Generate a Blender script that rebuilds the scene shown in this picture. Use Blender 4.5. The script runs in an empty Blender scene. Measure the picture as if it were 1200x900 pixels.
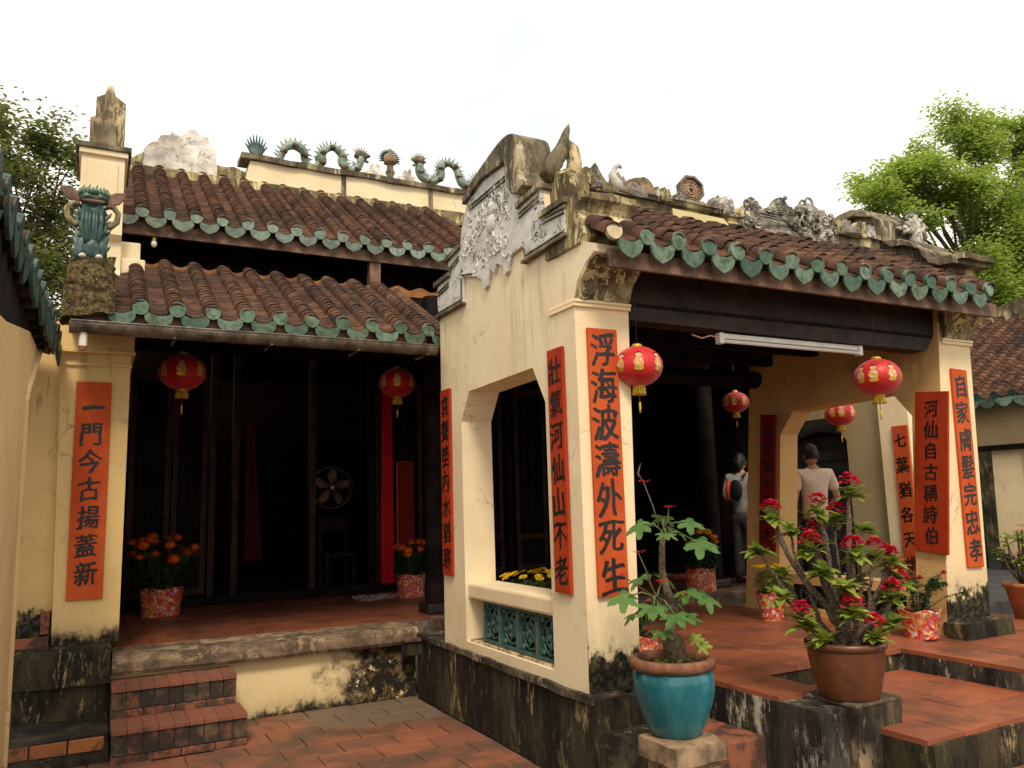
import bpy, math, random
from math import sin, cos, pi, radians as R
from mathutils import Vector, Matrix, noise as mnoise
from mathutils.geometry import tessellate_polygon
random.seed(7)
SC = bpy.context.scene
COL = SC.collection

# ------------------------------------------------------------------ camera
def setup_camera():
    yaw, pitch, roll = R(27.68), R(8.447), R(-1.647)
    f0 = Vector((sin(yaw), cos(yaw), 0)); r0 = Vector((cos(yaw), -sin(yaw), 0)); u0 = Vector((0, 0, 1))
    f = f0*cos(pitch)+u0*sin(pitch); u = u0*cos(pitch)-f0*sin(pitch)
    r2 = r0*cos(roll)+u*sin(roll); u2 = u*cos(roll)-r0*sin(roll)
    cd = bpy.data.cameras.new('camera'); cam = bpy.data.objects.new('camera', cd); COL.objects.link(cam)
    m = Matrix((r2, u2, -f)).transposed().to_4x4(); m.translation = Vector((0, 0, 1.68))
    cam.matrix_world = m
    cd.sensor_width = 36; cd.sensor_fit = 'HORIZONTAL'; cd.lens = 939.8/1200*36
    cd.clip_start = .05; cd.clip_end = 2000
    SC.camera = cam
setup_camera()

# ------------------------------------------------------------------ world and sun
SUN_EL, SUN_AZ = R(50), R(200)          # azimuth measured from +Y clockwise: the sun stands behind the camera
def setup_world():
    w = bpy.data.worlds.new('World'); SC.world = w; w.use_nodes = True
    nt = w.node_tree; nt.nodes.clear(); N = nt.nodes.new; L = nt.links.new
    out = N('ShaderNodeOutputWorld'); bg = N('ShaderNodeBackground'); bg.inputs['Strength'].default_value = .1
    sky = N('ShaderNodeTexSky'); sky.sky_type = 'NISHITA'; sky.sun_disc = False
    sky.sun_elevation = SUN_EL; sky.sun_rotation = SUN_AZ; sky.dust_density = 3
    tc = N('ShaderNodeTexCoord'); ns = N('ShaderNodeTexNoise'); ns.inputs['Scale'].default_value = 2.2; ns.inputs['Detail'].default_value = 5
    L(tc.outputs['Generated'], ns.inputs['Vector'])
    mr = N('ShaderNodeMapRange'); mr.inputs['From Min'].default_value = .30; mr.inputs['From Max'].default_value = .52
    mr.inputs['To Min'].default_value = .92; mr.inputs['To Max'].default_value = 1.0
    L(ns.outputs['Fac'], mr.inputs['Value'])
    mx = N('ShaderNodeMix'); mx.data_type = 'RGBA'
    L(mr.outputs['Result'], mx.inputs['Factor']); L(sky.outputs['Color'], mx.inputs['A']); 
    n2 = N('ShaderNodeTexNoise'); n2.inputs['Scale'].default_value = .8; n2.inputs['Detail'].default_value = 6; n2.inputs['Roughness'].default_value = .62
    mp = N('ShaderNodeMapping'); mp.inputs['Location'].default_value = (1.3, .4, 2.0); L(tc.outputs['Generated'], mp.inputs['Vector']); L(mp.outputs['Vector'], n2.inputs['Vector'])
    m2 = N('ShaderNodeMapRange'); m2.inputs['From Min'].default_value = .36; m2.inputs['From Max'].default_value = .52; L(n2.outputs['Fac'], m2.inputs['Value'])
    cm = N('ShaderNodeMix'); cm.data_type = 'RGBA'; L(m2.outputs['Result'], cm.inputs['Factor']); cm.inputs['A'].default_value = (5.0, 5.55, 5.8, 1); cm.inputs['B'].default_value = (8.6, 8.1, 7.2, 1)
    L(cm.outputs['Result'], mx.inputs['B'])
    L(mx.outputs['Result'], bg.inputs['Color']); L(bg.outputs['Background'], out.inputs['Surface'])
setup_world()
sl = bpy.data.lights.new('sun', 'SUN'); sl.energy = 1.5; sl.angle = R(14); sl.color = (1, .88, .7)
so = bpy.data.objects.new('sun', sl); COL.objects.link(so); so.location = (-3, -8, 12)
sd = Vector((sin(SUN_AZ)*cos(SUN_EL), cos(SUN_AZ)*cos(SUN_EL), sin(SUN_EL)))
so.rotation_euler = sd.to_track_quat('Z', 'Y').to_euler()
vs = SC.view_settings; vs.view_transform = 'Standard'; vs.look = 'None'; vs.gamma = 1; vs.exposure = .78; vs.use_curve_mapping = False
SC.cycles.max_bounces = 5; SC.cycles.diffuse_bounces = 3; SC.cycles.transparent_max_bounces = 6

# ------------------------------------------------------------------ materials
class NT:
    """small helper to write node graphs"""
    def __init__(s, name):
        s.m = bpy.data.materials.new(name); s.m.use_nodes = True; s.t = s.m.node_tree
        s.b = s.t.nodes['Principled BSDF']; s._pos = None
    def n(s, ty): return s.t.nodes.new(ty)
    def put(s, v, sock):
        if isinstance(v, bpy.types.NodeSocket): s.t.links.new(v, sock)
        elif isinstance(v, (tuple, list)) and sock.type == 'RGBA': sock.default_value = (*v[:3], 1)
        elif isinstance(v, (tuple, list)): sock.default_value = v
        else: sock.default_value = v
    def pos(s):
        if not s._pos: s._pos = s.n('ShaderNodeNewGeometry').outputs['Position']
        return s._pos
    def objco(s): return s.n('ShaderNodeTexCoord').outputs['Object']
    def scale(s, v, k):
        q = s.n('ShaderNodeVectorMath'); q.operation = 'MULTIPLY'; s.put(v, q.inputs[0]); q.inputs[1].default_value = k; return q.outputs[0]
    def noise(s, sc, det=4, rough=.6, stretch=None, v=None, dist=0):
        q = s.n('ShaderNodeTexNoise'); q.inputs['Scale'].default_value = sc; q.inputs['Detail'].default_value = det; q.inputs['Roughness'].default_value = rough
        q.inputs['Distortion'].default_value = dist
        v = v or s.pos()
        if stretch: v = s.scale(v, stretch)
        s.put(v, q.inputs['Vector']); return q.outputs['Fac']
    def vor(s, sc, v=None, feat='F1', out='Distance', rnd=1):
        q = s.n('ShaderNodeTexVoronoi'); q.feature = feat; q.inputs['Scale'].default_value = sc; q.inputs['Randomness'].default_value = rnd
        s.put(v or s.pos(), q.inputs['Vector'])
        if out == 'Color_r': e = s.n('ShaderNodeSeparateColor'); s.put(q.outputs['Color'], e.inputs[0]); return e.outputs[0]
        return q.outputs[out]
    def dist(s, v, k, sc=3):
        n = s.n('ShaderNodeTexNoise'); n.inputs['Scale'].default_value = sc; n.inputs['Detail'].default_value = 5; s.put(v, n.inputs['Vector'])
        m = s.n('ShaderNodeVectorMath'); m.operation = 'MULTIPLY_ADD'; s.put(n.outputs['Color'], m.inputs[0]); m.inputs[1].default_value = (k, k, k); s.put(v, m.inputs[2]); return m.outputs[0]
    def mth(s, op, a, b=0, clamp=False):
        q = s.n('ShaderNodeMath'); q.operation = op; q.use_clamp = clamp; s.put(a, q.inputs[0]); s.put(b, q.inputs[1]); return q.outputs[0]
    def z(s):
        q = s.n('ShaderNodeSeparateXYZ'); s.put(s.pos(), q.inputs[0]); return q.outputs[2]
    def xyz(s, i):
        q = s.n('ShaderNodeSeparateXYZ'); s.put(s.pos(), q.inputs[0]); return q.outputs[i]
    def rng(s, v, a, b, c=0, d=1, smooth=True):
        q = s.n('ShaderNodeMapRange'); q.interpolation_type = 'SMOOTHSTEP' if smooth else 'LINEAR'
        s.put(v, q.inputs['Value'])
        for k, x in zip(('From Min', 'From Max', 'To Min', 'To Max'), (a, b, c, d)): q.inputs[k].default_value = x
        return q.outputs['Result']
    def mix(s, f, a, b):
        q = s.n('ShaderNodeMix'); q.data_type = 'RGBA'; s.put(f, q.inputs['Factor']); s.put(a, q.inputs['A']); s.put(b, q.inputs['B']); return q.outputs['Result']
    def rand(s): return s.n('ShaderNodeObjectInfo').outputs['Random']
    def bump(s, h, k=.3, d=.01):
        q = s.n('ShaderNodeBump'); q.inputs['Strength'].default_value = k; q.inputs['Distance'].default_value = d; s.put(h, q.inputs['Height']); s.t.links.new(q.outputs[0], s.b.inputs['Normal'])
    def done(s, col, rough=.8, spec=.3, metal=0):
        s.put(col, s.b.inputs['Base Color']); s.put(rough, s.b.inputs['Roughness']); s.b.inputs['Specular IOR Level'].default_value = spec; s.b.inputs['Metallic'].default_value = metal
        return s.m

def m_simple(name, col, rough=.7, var=.25, sc=8, spec=.3, metal=0, bump=.15, rnd=0, bd=.004):
    q = NT(name); f = q.noise(sc, 4, .65)
    c2 = tuple(x*(1-var*1.6) for x in col); c1 = tuple(min(1, x*(1+var*.7)) for x in col)
    c = q.mix(q.rng(f, .3, .7), c2, c1)
    if rnd:
        c = q.mix(q.mth('MULTIPLY', q.rand(), rnd), c, tuple(x*.35 for x in col))
    if bump: q.bump(q.noise(sc*6, 4), bump, bd)
    return q.done(c, rough, spec, metal)

def m_plaster(name, col, mould=None, amp=.25, spots=.5, streak=None, grey=.3, side=None):
    """lime-washed plaster with rising damp (world height mould), hairline stains and streaks"""
    q = NT(name)
    c = q.mix(q.rng(q.noise(1.6, 5, .6), .35, .75), col, (col[0]*.86, col[1]*.82, col[2]*.74))
    c = q.mix(q.mth('MULTIPLY', q.rng(q.noise(5, 6, .7, (1, 1, .35)), .5, .8), grey), c, (.42, .36, .26))
    # trowel patches and hairline cracks
    c = q.mix(q.mth('MULTIPLY', q.rng(q.vor(2.6, q.dist(q.pos(), .35), out='Color_r'), .50, .62), .32), c, (col[0]*.93, col[1]*.9, col[2]*.86))
    ck = q.vor(1.5, q.dist(q.pos(), .5, 5), feat='DISTANCE_TO_EDGE'); c = q.mix(q.mth('MULTIPLY', q.mth('MULTIPLY', q.rng(ck, .004, .010, 1, 0), q.rng(q.noise(1.1, 3), .50, .60)), .45), c, (.16, .12, .08))
    # small flaked specks
    sp = q.mth('MULTIPLY', q.rng(q.noise(14, 6, .75), .66, .72), q.rng(q.noise(1.3, 2), .5, .62))
    c = q.mix(q.mth('MULTIPLY', sp, spots), c, (.07, .055, .035))
    z = q.z()
    if streak:
        for st in streak:                       # dark runs that start at a ledge and thin out below it
            zt, ln = st[:2]; sk = st[2] if len(st) > 2 else .38
            runs = q.rng(q.noise(9, 5, .7, (1, 1, .10)), .52, .66)
            band = q.mth('MULTIPLY', q.rng(z, zt-ln, zt, 0, 1), q.rng(z, zt, zt+.03, 1, 0))
            c = q.mix(q.mth('MULTIPLY', q.mth('MULTIPLY', runs, band), sk), c, (.08, .065, .045))
    if mould:
        n1 = q.noise(3.2, 7, .72); n2 = q.noise(16, 5, .8, (1, 1, .4))
        hh = q.mth('ADD', q.mth('MULTIPLY', q.mth('SUBTRACT', n1, .5), amp*3.2), q.mth('MULTIPLY', q.mth('SUBTRACT', n2, .5), amp*1.6))
        zz = q.mth('ADD', z, hh)
        halo = q.rng(zz, mould-amp*.2, mould+amp*1.3, 1, 0)
        c = q.mix(q.mth('MULTIPLY', halo, .45), c, (.30, .23, .12))
        core = q.rng(zz, mould-.05, mould+.03, 1, 0)
        blk = q.mix(q.rng(q.noise(22, 6, .75), .45, .62), (.012, .011, .009), (.075, .06, .035))
        c = q.mix(core, c, blk)
    if side:                                    # damp creeping in from one side: (axis, from, to)
        ax, a, b = side
        v = q.mth('ADD', q.xyz(ax), q.mth('MULTIPLY', q.mth('SUBTRACT', q.noise(4, 7, .75), .5), 1.4))
        k = q.rng(v, a, b)
        c = q.mix(k, c, q.mix(q.rng(q.noise(13, 6, .8), .5, .6), (.02, .017, .012), (.16, .11, .05)))
        c = q.mix(q.mth('MULTIPLY', k, q.rng(q.noise(9, 5, .7), .60, .64)), c, col)
    q.bump(q.noise(30, 6, .7), .35, .006)
    return q.done(c, .9, .15)

def m_mould(name, tan=(.33, .25, .12), lo=.55, dark=(.012, .011, .009), mid=(.075, .058, .03), hor=False):
    q = NT(name); st = (1, 1, .28) if not hor else (1, 1, 1)
    c = q.mix(q.rng(q.noise(4, 7, .75, st), .4, .68), dark, mid)
    c = q.mix(q.rng(q.noise(26, 6, .8, st), .57, .72), c, (.16, .13, .08))
    fl = q.mth('MULTIPLY', q.rng(q.noise(7, 8, .82, st, dist=.4), lo, lo+.05), q.rng(q.noise(1.7, 3), .35, .6))
    c = q.mix(fl, c, tan)
    q.bump(q.noise(14, 8, .8, st), .7, .02)
    return q.done(c, .92, .2)

def m_tile(name, a, b, dark=(.03, .02, .015), dirt=.5, rough=.75, sc=6, lo=.5, hi=.68):
    q = NT(name); c = q.mix(q.rand(), a, b)
    c = q.mix(q.mth('MULTIPLY', q.rng(q.noise(sc, 6, .7), lo, hi), dirt), c, dark)
    c = q.mix(q.mth('MULTIPLY', q.rng(q.noise(40, 4, .7), .5, .8), .35), c, tuple(x*.5 for x in a))
    q.bump(q.noise(45, 5, .7), .4, .004)
    return q.done(c, rough, .3)

def m_roof(name):
    q = NT(name)
    cell = q.vor(11, out='Color'); s = q.n('ShaderNodeSeparateColor'); q.put(cell, s.inputs[0])
    c = q.mix(s.outputs[0], (.060, .030, .020), (.19, .088, .047))
    c = q.mix(q.mth('MULTIPLY', q.rand(), .75), c, (.055, .028, .02))
    c = q.mix(q.rng(q.noise(1.4, 5, .7), .40, .70), c, (.028, .018, .014))
    c = q.mix(q.mth('MULTIPLY', q.rng(q.noise(34, 5, .8), .58, .72), .75), c, (.32, .23, .15))
    q.bump(q.noise(60, 4, .7), .5, .004)
    return q.done(c, .8, .25)

def m_glaze(name, a=(.10, .22, .15), b=(.25, .40, .30), rim=(.38, .36, .24)):
    q = NT(name); c = q.mix(q.rand(), a, b)
    c = q.mix(q.rng(q.noise(18, 5, .7), .35, .7), c, tuple(x*.55 for x in a))
    c = q.mix(q.mth('MULTIPLY', q.rng(q.noise(30, 6, .8), .60, .68), .7), c, rim)
    q.bump(q.noise(30, 5, .7), .4, .006)
    return q.done(c, .42, .45)

CREAM = (.83, .69, .47)
M = {}
M['plaster'] = m_plaster('cream_plaster', CREAM, streak=[(3.3, 1.0)])
M['plaster_col'] = m_plaster('cream_plaster_columns', (.88, .70, .45), mould=.74, amp=.28, spots=.3, grey=.15)
M['plaster_left'] = m_plaster('cream_plaster_hall_column', (.76, .54, .24), mould=.79, amp=.10, spots=.3, streak=[(3.0, .6)])
M['plaster_recess'] = m_plaster('cream_plaster_recess', (.70, .49, .22), mould=.95, amp=.2, spots=.5, streak=[(2.75, .8, 1)])
M['plaster_step'] = m_plaster('cream_plaster_platform', (.80, .63, .36), mould=.05, amp=.12, spots=.7, side=(0, 1.75, 2.15))
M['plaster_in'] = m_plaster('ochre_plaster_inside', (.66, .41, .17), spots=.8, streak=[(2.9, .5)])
M['plaster_old'] = m_mould('weathered_cream_plaster', tan=(.66, .52, .30), lo=.47, dark=(.10, .08, .05), mid=(.30, .24, .14))
M['ochre_moss'] = m_mould('ochre_mossy_plaster', tan=(.70, .58, .32), lo=.50, dark=(.08, .062, .035), mid=(.33, .26, .13))
M['grey_relief_old'] = m_mould('grey_white_stucco', tan=(.70, .67, .62), lo=.40, dark=(.30, .28, .25), mid=(.58, .55, .51), hor=True)
def m_crust():
    q = NT('golden_crusted_moss'); c = q.mix(q.rng(q.noise(38, 6, .8), .42, .58), (.045, .034, .018), (.20, .145, .06))
    c = q.mix(q.rng(q.noise(52, 5, .85), .60, .66), c, (.62, .48, .20)); c = q.mix(q.rng(q.noise(7, 4), .5, .75), c, (.05, .04, .022))
    q.bump(q.noise(45, 6, .8), .9, .02); return q.done(c, .92, .2)
M['crust'] = m_crust()
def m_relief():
    q = NT('grey_white_stucco_shadow_cracks'); c = q.mix(q.rng(q.noise(5, 6, .7), .3, .7), (.48, .455, .42), (.70, .67, .62))
    ck = q.vor(7, q.dist(q.pos(), .35, 6), feat='DISTANCE_TO_EDGE'); c = q.mix(q.mth('MULTIPLY', q.rng(ck, .012, .035, 1, 0), q.rng(q.noise(3, 4), .45, .55)), c, (.06, .05, .045))  # dark cracks and flecks paint the carving's shadow lines into the stucco
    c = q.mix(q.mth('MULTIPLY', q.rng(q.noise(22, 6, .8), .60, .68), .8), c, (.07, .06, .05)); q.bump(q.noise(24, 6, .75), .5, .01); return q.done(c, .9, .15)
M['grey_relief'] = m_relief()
M['cloud_grey'] = m_mould('grey_cloud_carving', tan=(.62, .58, .50), lo=.50, dark=(.10, .09, .075), mid=(.34, .30, .25), hor=True)
M['white_old'] = m_mould('old_whitewash', tan=(.80, .76, .70), lo=.42, dark=(.35, .30, .25), mid=(.70, .65, .58), hor=True)
M['cap_stone'] = m_mould('weathered_cap', tan=(.52, .44, .30), lo=.54, dark=(.07, .058, .04), mid=(.30, .235, .145))
M['mould'] = m_mould('black_mould_wall')
M['mould_ledge'] = m_mould('mouldy_ledge', tan=(.40, .33, .22), lo=.55, dark=(.03, .026, .02), mid=(.15, .12, .08), hor=True)
M['mould_white'] = m_mould('black_mould_with_lime', tan=(.55, .50, .40), lo=.53, dark=(.014, .013, .012), mid=(.09, .08, .06))
M['concrete'] = m_mould('worn_concrete', tan=(.40, .28, .17), lo=.5, dark=(.09, .065, .045), mid=(.27, .18, .11), hor=True)
M['stone'] = m_simple('buff_stone', (.30, .20, .12), .85, .35, 9, bump=.4)
M['paver'] = m_tile('terracotta_paver', (.36, .125, .06), (.25, .10, .06), (.085, .062, .042), .85, .65, 1.8, .42, .60)
def m_paver():
    q = NT('terracotta_paver'); c = q.mix(q.rand(), (.33, .115, .06), (.22, .09, .055))
    c = q.mix(q.mth('MULTIPLY', q.rng(q.noise(2.0, 6, .7), .40, .62), .8), c, (.085, .062, .042))
    d = q.n('ShaderNodeVectorMath'); d.operation = 'DISTANCE'; q.put(q.scale(q.pos(), (1, 1.35, 1)), d.inputs[0]); d.inputs[1].default_value = (2.25, 6.85*1.35, 0)
    k = q.rng(q.mth('ADD', d.outputs['Value'], q.mth('MULTIPLY', q.mth('SUBTRACT', q.noise(3, 6, .7), .5), 1.1)), .62, .82, 1, 0)
    c = q.mix(k, c, q.mix(q.noise(7, 5, .7), (.12, .082, .055), (.23, .165, .11)))
    c = q.mix(q.mth('MULTIPLY', q.rng(q.noise(40, 4, .7), .5, .8), .3), c, (.12, .06, .035)); q.bump(q.noise(45, 5, .7), .4, .004)
    return q.done(c, .62, .3)
M['paver'] = m_paver()
M['floor_tile'] = m_tile('terracotta_floor_tile', (.38, .112, .052), (.25, .080, .042), (.09, .048, .032), .75, .36, 2.0, .44, .64)
M['hall_tile'] = m_tile('dusty_floor_tile', (.24, .078, .038), (.15, .052, .03), (.055, .034, .024), .85, .42, 3)
M['brick'] = m_tile('old_brick', (.30, .10, .055), (.16, .085, .05), (.035, .03, .025), .85, .85, 7, .42, .58)
M['brick_dark'] = m_tile('dark_riser_brick', (.22, .075, .045), (.12, .09, .05), (.022, .02, .018), .9, .85, 6, .36, .55)  # riser brick, blotched darker than the treads
M['brick_tread'] = m_tile('worn_red_tread', (.25, .085, .05), (.19, .08, .05), (.07, .052, .038), .8, .8, 3)
M['mortar'] = m_simple('dirty_mortar', (.16, .13, .10), .95, .4, 12)
M['courtyard'] = m_simple('cement_ground', (.17, .135, .10), .9, .4, 3)
M['roof'] = m_roof('clay_roof_tile')
M['glaze'] = m_glaze('green_glazed_tile', (.085, .155, .105), (.21, .30, .215), (.40, .38, .27))
M['glaze_pale'] = m_glaze('weathered_pale_glaze', (.20, .27, .21), (.30, .36, .28), (.45, .43, .33))
M['glaze_porch'] = m_glaze('porch_green_glaze', (.05, .115, .07), (.21, .29, .20), (.40, .36, .22))
M['glaze_dark'] = m_glaze('dark_green_glazed_tile', (.022, .06, .052), (.05, .11, .095), (.16, .17, .12))
M['block'] = m_glaze('glazed_screen_block', (.045, .11, .10), (.06, .14, .12), (.14, .14, .10))
M['tile_pale'] = m_simple('unglazed_tile_end', (.75, .58, .38), .8, .2)
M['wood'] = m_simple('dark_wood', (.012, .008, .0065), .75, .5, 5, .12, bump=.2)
M['wood_warm'] = m_simple('brown_fascia_wood', (.19, .105, .068), .65, .4, 7, .3, bump=.3)
M['wood_ceiling'] = m_simple('ceiling_boards', (.035, .018, .013), .6, .4, 6)
M['wood_red'] = m_simple('reddish_wood', (.045, .018, .010), .75, .4, 6)
M['ink'] = m_simple('black_lacquer', (.016, .012, .010), .45, .3, 10, .4, bump=.3)
M['gutter'] = m_simple('rusty_gutter', (.17, .135, .105), .5, .45, 7, .4, .3)
M['white_metal'] = m_simple('white_enamel', (.78, .74, .66), .35, .1, 6, .5, bump=0)
M['tubeglass'] = m_simple('unlit_tube', (.80, .76, .68), .2, .05, 4, .5, bump=0)
M['soil'] = m_simple('soil', (.045, .028, .018), .95, .5, 25, bump=.8)
M['gold'] = m_simple('gold_foil', (.80, .52, .06), .35, .25, 14, .5, .35)
M['gold_soft'] = m_simple('yellow_fringe', (.75, .50, .05), .6, .25, 40)
M['print_skin'] = m_simple('print_pink', (.72, .36, .18), .5, .2, 60)
M['print_pale'] = m_tile('print_pale', (.7, .66, .6), (.7, .66, .6), (.55, .2, .1), 1, .5, 90, .5, .54)
M['print_gold'] = m_tile('print_gold', (.66, .24, .03), (.70, .36, .06), (.65, .45, .3), .8, .5, 60, .5, .56)
M['print_black'] = m_simple('print_black', (.02, .015, .01), .5, .2)
M['skin'] = m_simple('skin', (.36, .19, .115), .55, .1, 8, bump=0)
M['hair'] = m_simple('black_hair', (.010, .008, .007), .45, .3, 60, bump=.6)
M['cloth_grey'] = m_simple('grey_shirt', (.34, .34, .32), .85, .15, 12, bump=.3)
M['cloth_dark'] = m_simple('charcoal_trousers', (.10, .10, .105), .85, .2, 12, bump=.3)
M['black_cloth'] = m_simple('black_cloth', (.012, .012, .014), .8, .2, 12)
M['shirt_pink'] = m_tile('pale_checked_shirt', (.66, .50, .41), (.66, .50, .41), (.45, .28, .22), .45, .9, 70, .5, .56)
M['bag_red'] = m_tile('red_white_bag', (.60, .05, .02), (.60, .05, .02), (.6, .58, .54), 1, .6, 14, .60, .62)
M['red_cloth'] = m_simple('red_curtain', (.62, .006, .012), .7, .15, 9)
M['bark'] = m_simple('bark', (.13, .085, .06), .9, .5, 14, bump=1, bd=.02)
M['stem_spiny'] = m_simple('spiny_stem', (.20, .14, .105), .85, .5, 70, bump=1, bd=.008)
M['stem_jat'] = m_simple('knobbly_stem', (.20, .14, .09), .85, .4, 50, bump=1, bd=.01)
M['stem_green'] = m_simple('green_stem', (.12, .16, .05), .7, .3)

def m_plaque(name, col, dark=.5):
    q = NT(name); c = q.mix(q.rng(q.noise(2.2, 5, .7, (1, 1, .5)), .35, .7), col, (col[0]*.78, col[1]*.55, col[2]*.6))
    c = q.mix(q.mth('MULTIPLY', q.rng(q.noise(9, 6, .75), .52, .75), dark), c, (col[0]*.45, col[1]*.35, col[2]*.3))
    c = q.mix(q.mth('MULTIPLY', q.rng(q.noise(45, 4, .8), .62, .75), .3), c, (.6, .25, .13))
    q.bump(q.noise(22, 6, .7, (1, 1, .25)), .5, .006); return q.done(c, .75, .15)
M['plaque'] = m_plaque('orange_red_paint', (.56, .10, .024))
M['plaque_deep'] = m_plaque('deep_red_paint', (.42, .050, .013), .6)
M['plaque_dim'] = m_simple('dim_red_cloth', (.10, .006, .006), .8)
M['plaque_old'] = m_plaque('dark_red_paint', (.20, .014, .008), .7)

def m_lantern():
    q = NT('red_lantern_cloth'); c = q.mix(q.rng(q.noise(7, 3), .3, .7), (.62, .006, .008), (.42, .004, .006))
    q.b.inputs['Sheen Weight'].default_value = .25; q.b.inputs['Subsurface Weight'].default_value = 0
    return q.done(c, .45, .45)
M['lantern'] = m_lantern()

def m_foil():
    q = NT('floral_foil_wrap'); o = q.objco(); v = q.vor(42, q.dist(o, .06, 22), out='Color'); s = q.n('ShaderNodeSeparateColor'); q.put(v, s.inputs[0])
    c = q.mix(q.rng(s.outputs[0], .45, .55), (.62, .02, .02), (.66, .30, .05))
    c = q.mix(q.rng(s.outputs[1], .74, .80), c, (.70, .60, .48)); c = q.mix(q.rng(s.outputs[2], .7, .76), c, (.42, .12, .16))
    c = q.mix(q.rng(q.noise(30, 4, .7, v=o), .45, .7), c, (.50, .05, .03))
    q.bump(q.noise(18, 4, v=o), .7, .02); return q.done(c, .35, .5)
M['foil'] = m_foil()

def m_turq():
    q = NT('turquoise_glaze'); o = q.objco(); s = q.n('ShaderNodeSeparateXYZ'); q.put(o, s.inputs[0])
    c = q.mix(q.rng(q.noise(4, 5, .7, (1, 1, .3), v=o), .3, .72), (.006, .085, .115), (.032, .195, .215))
    c = q.mix(q.mth('MULTIPLY', q.rng(q.noise(26, 5, .8, v=o), .6, .75), .5), c, (.01, .07, .10))
    q.bump(q.noise(12, 4, v=o), .12, .006); return q.done(c, .16, .6)
M['turquoise'] = m_turq()
def m_brownpot():
    q = NT('brown_glaze'); o = q.objco()
    c = q.mix(q.rng(q.noise(7, 6, .75, v=o), .4, .7), (.135, .043, .016), (.075, .026, .012))
    c = q.mix(q.mth('MULTIPLY', q.rng(q.noise(20, 6, .8, (1, 1, .5), v=o), .64, .70), .5), c, (.34, .25, .18))
    q.bump(q.noise(18, 5, v=o), .2, .006); return q.done(c, .35, .5)
M['brownpot'] = m_brownpot()
M['terracotta'] = m_simple('terracotta_pot', (.38, .15, .06), .7, .25, 9)
M['pot_rim'] = m_simple('unglazed_pot_rim', (.22, .095, .05), .75, .3, 12)

def m_leaf(name, a, b, rough=.5, trans=.35, rndobj=False):
    q = NT(name); s = q.vor(23, out='Color'); sp = q.n('ShaderNodeSeparateColor'); q.put(s, sp.inputs[0])
    c = q.mix(sp.outputs[0], a, b); c = q.mix(q.mth('MULTIPLY', q.rng(q.noise(1.1, 3), .4, .65), .45), c, tuple(x*.5 for x in a))
    q.put(c, q.b.inputs['Base Color']); q.b.inputs['Roughness'].default_value = rough; q.b.inputs['Specular IOR Level'].default_value = .3
    tr = q.n('ShaderNodeBsdfTranslucent'); q.put(q.mix(.5, c, (a[0]*1.6, a[1]*1.5, a[2])), tr.inputs['Color'])
    mx = q.n('ShaderNodeMixShader'); mx.inputs[0].default_value = trans
    q.t.links.new(q.b.outputs[0], mx.inputs[1]); q.t.links.new(tr.outputs[0], mx.inputs[2])
    q.t.links.new(mx.outputs[0], q.t.nodes['Material Output'].inputs['Surface'])
    return q.m
M['leaf_spiny'] = m_leaf('yellow_green_leaf', (.19, .31, .045), (.42, .43, .08))
M['leaf_jat'] = m_leaf('mid_green_leaf', (.085, .20, .05), (.17, .30, .08))
M['leaf_dark'] = m_leaf('dark_green_leaf', (.022, .055, .018), (.045, .095, .03), .6, .2)
M['leaf_mum'] = m_leaf('fine_green_leaf', (.05, .10, .02), (.14, .19, .04), .6, .3)
M['leaf_tree'] = m_leaf('bright_tree_leaf', (.25, .36, .07), (.46, .54, .15), .6, .55)
M['leaf_tree2'] = m_leaf('dull_tree_leaf', (.13, .165, .05), (.27, .28, .105), .6, .5)
M['petal_red'] = m_leaf('crimson_petal', (.62, .012, .05), (.78, .03, .10), .5, .2)
M['petal_scarlet'] = m_leaf('scarlet_petal', (.75, .03, .02), (.65, .02, .02), .5, .2)
M['petal_orange'] = m_leaf('orange_petal', (.85, .13, .01), (.85, .22, .015), .6, .15)
M['petal_amber'] = m_leaf('amber_petal', (.80, .32, .01), (.85, .42, .02), .6, .15)
M['petal_yellow'] = m_leaf('yellow_petal', (.85, .55, .01), (.85, .45, .01), .6, .15)

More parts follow.
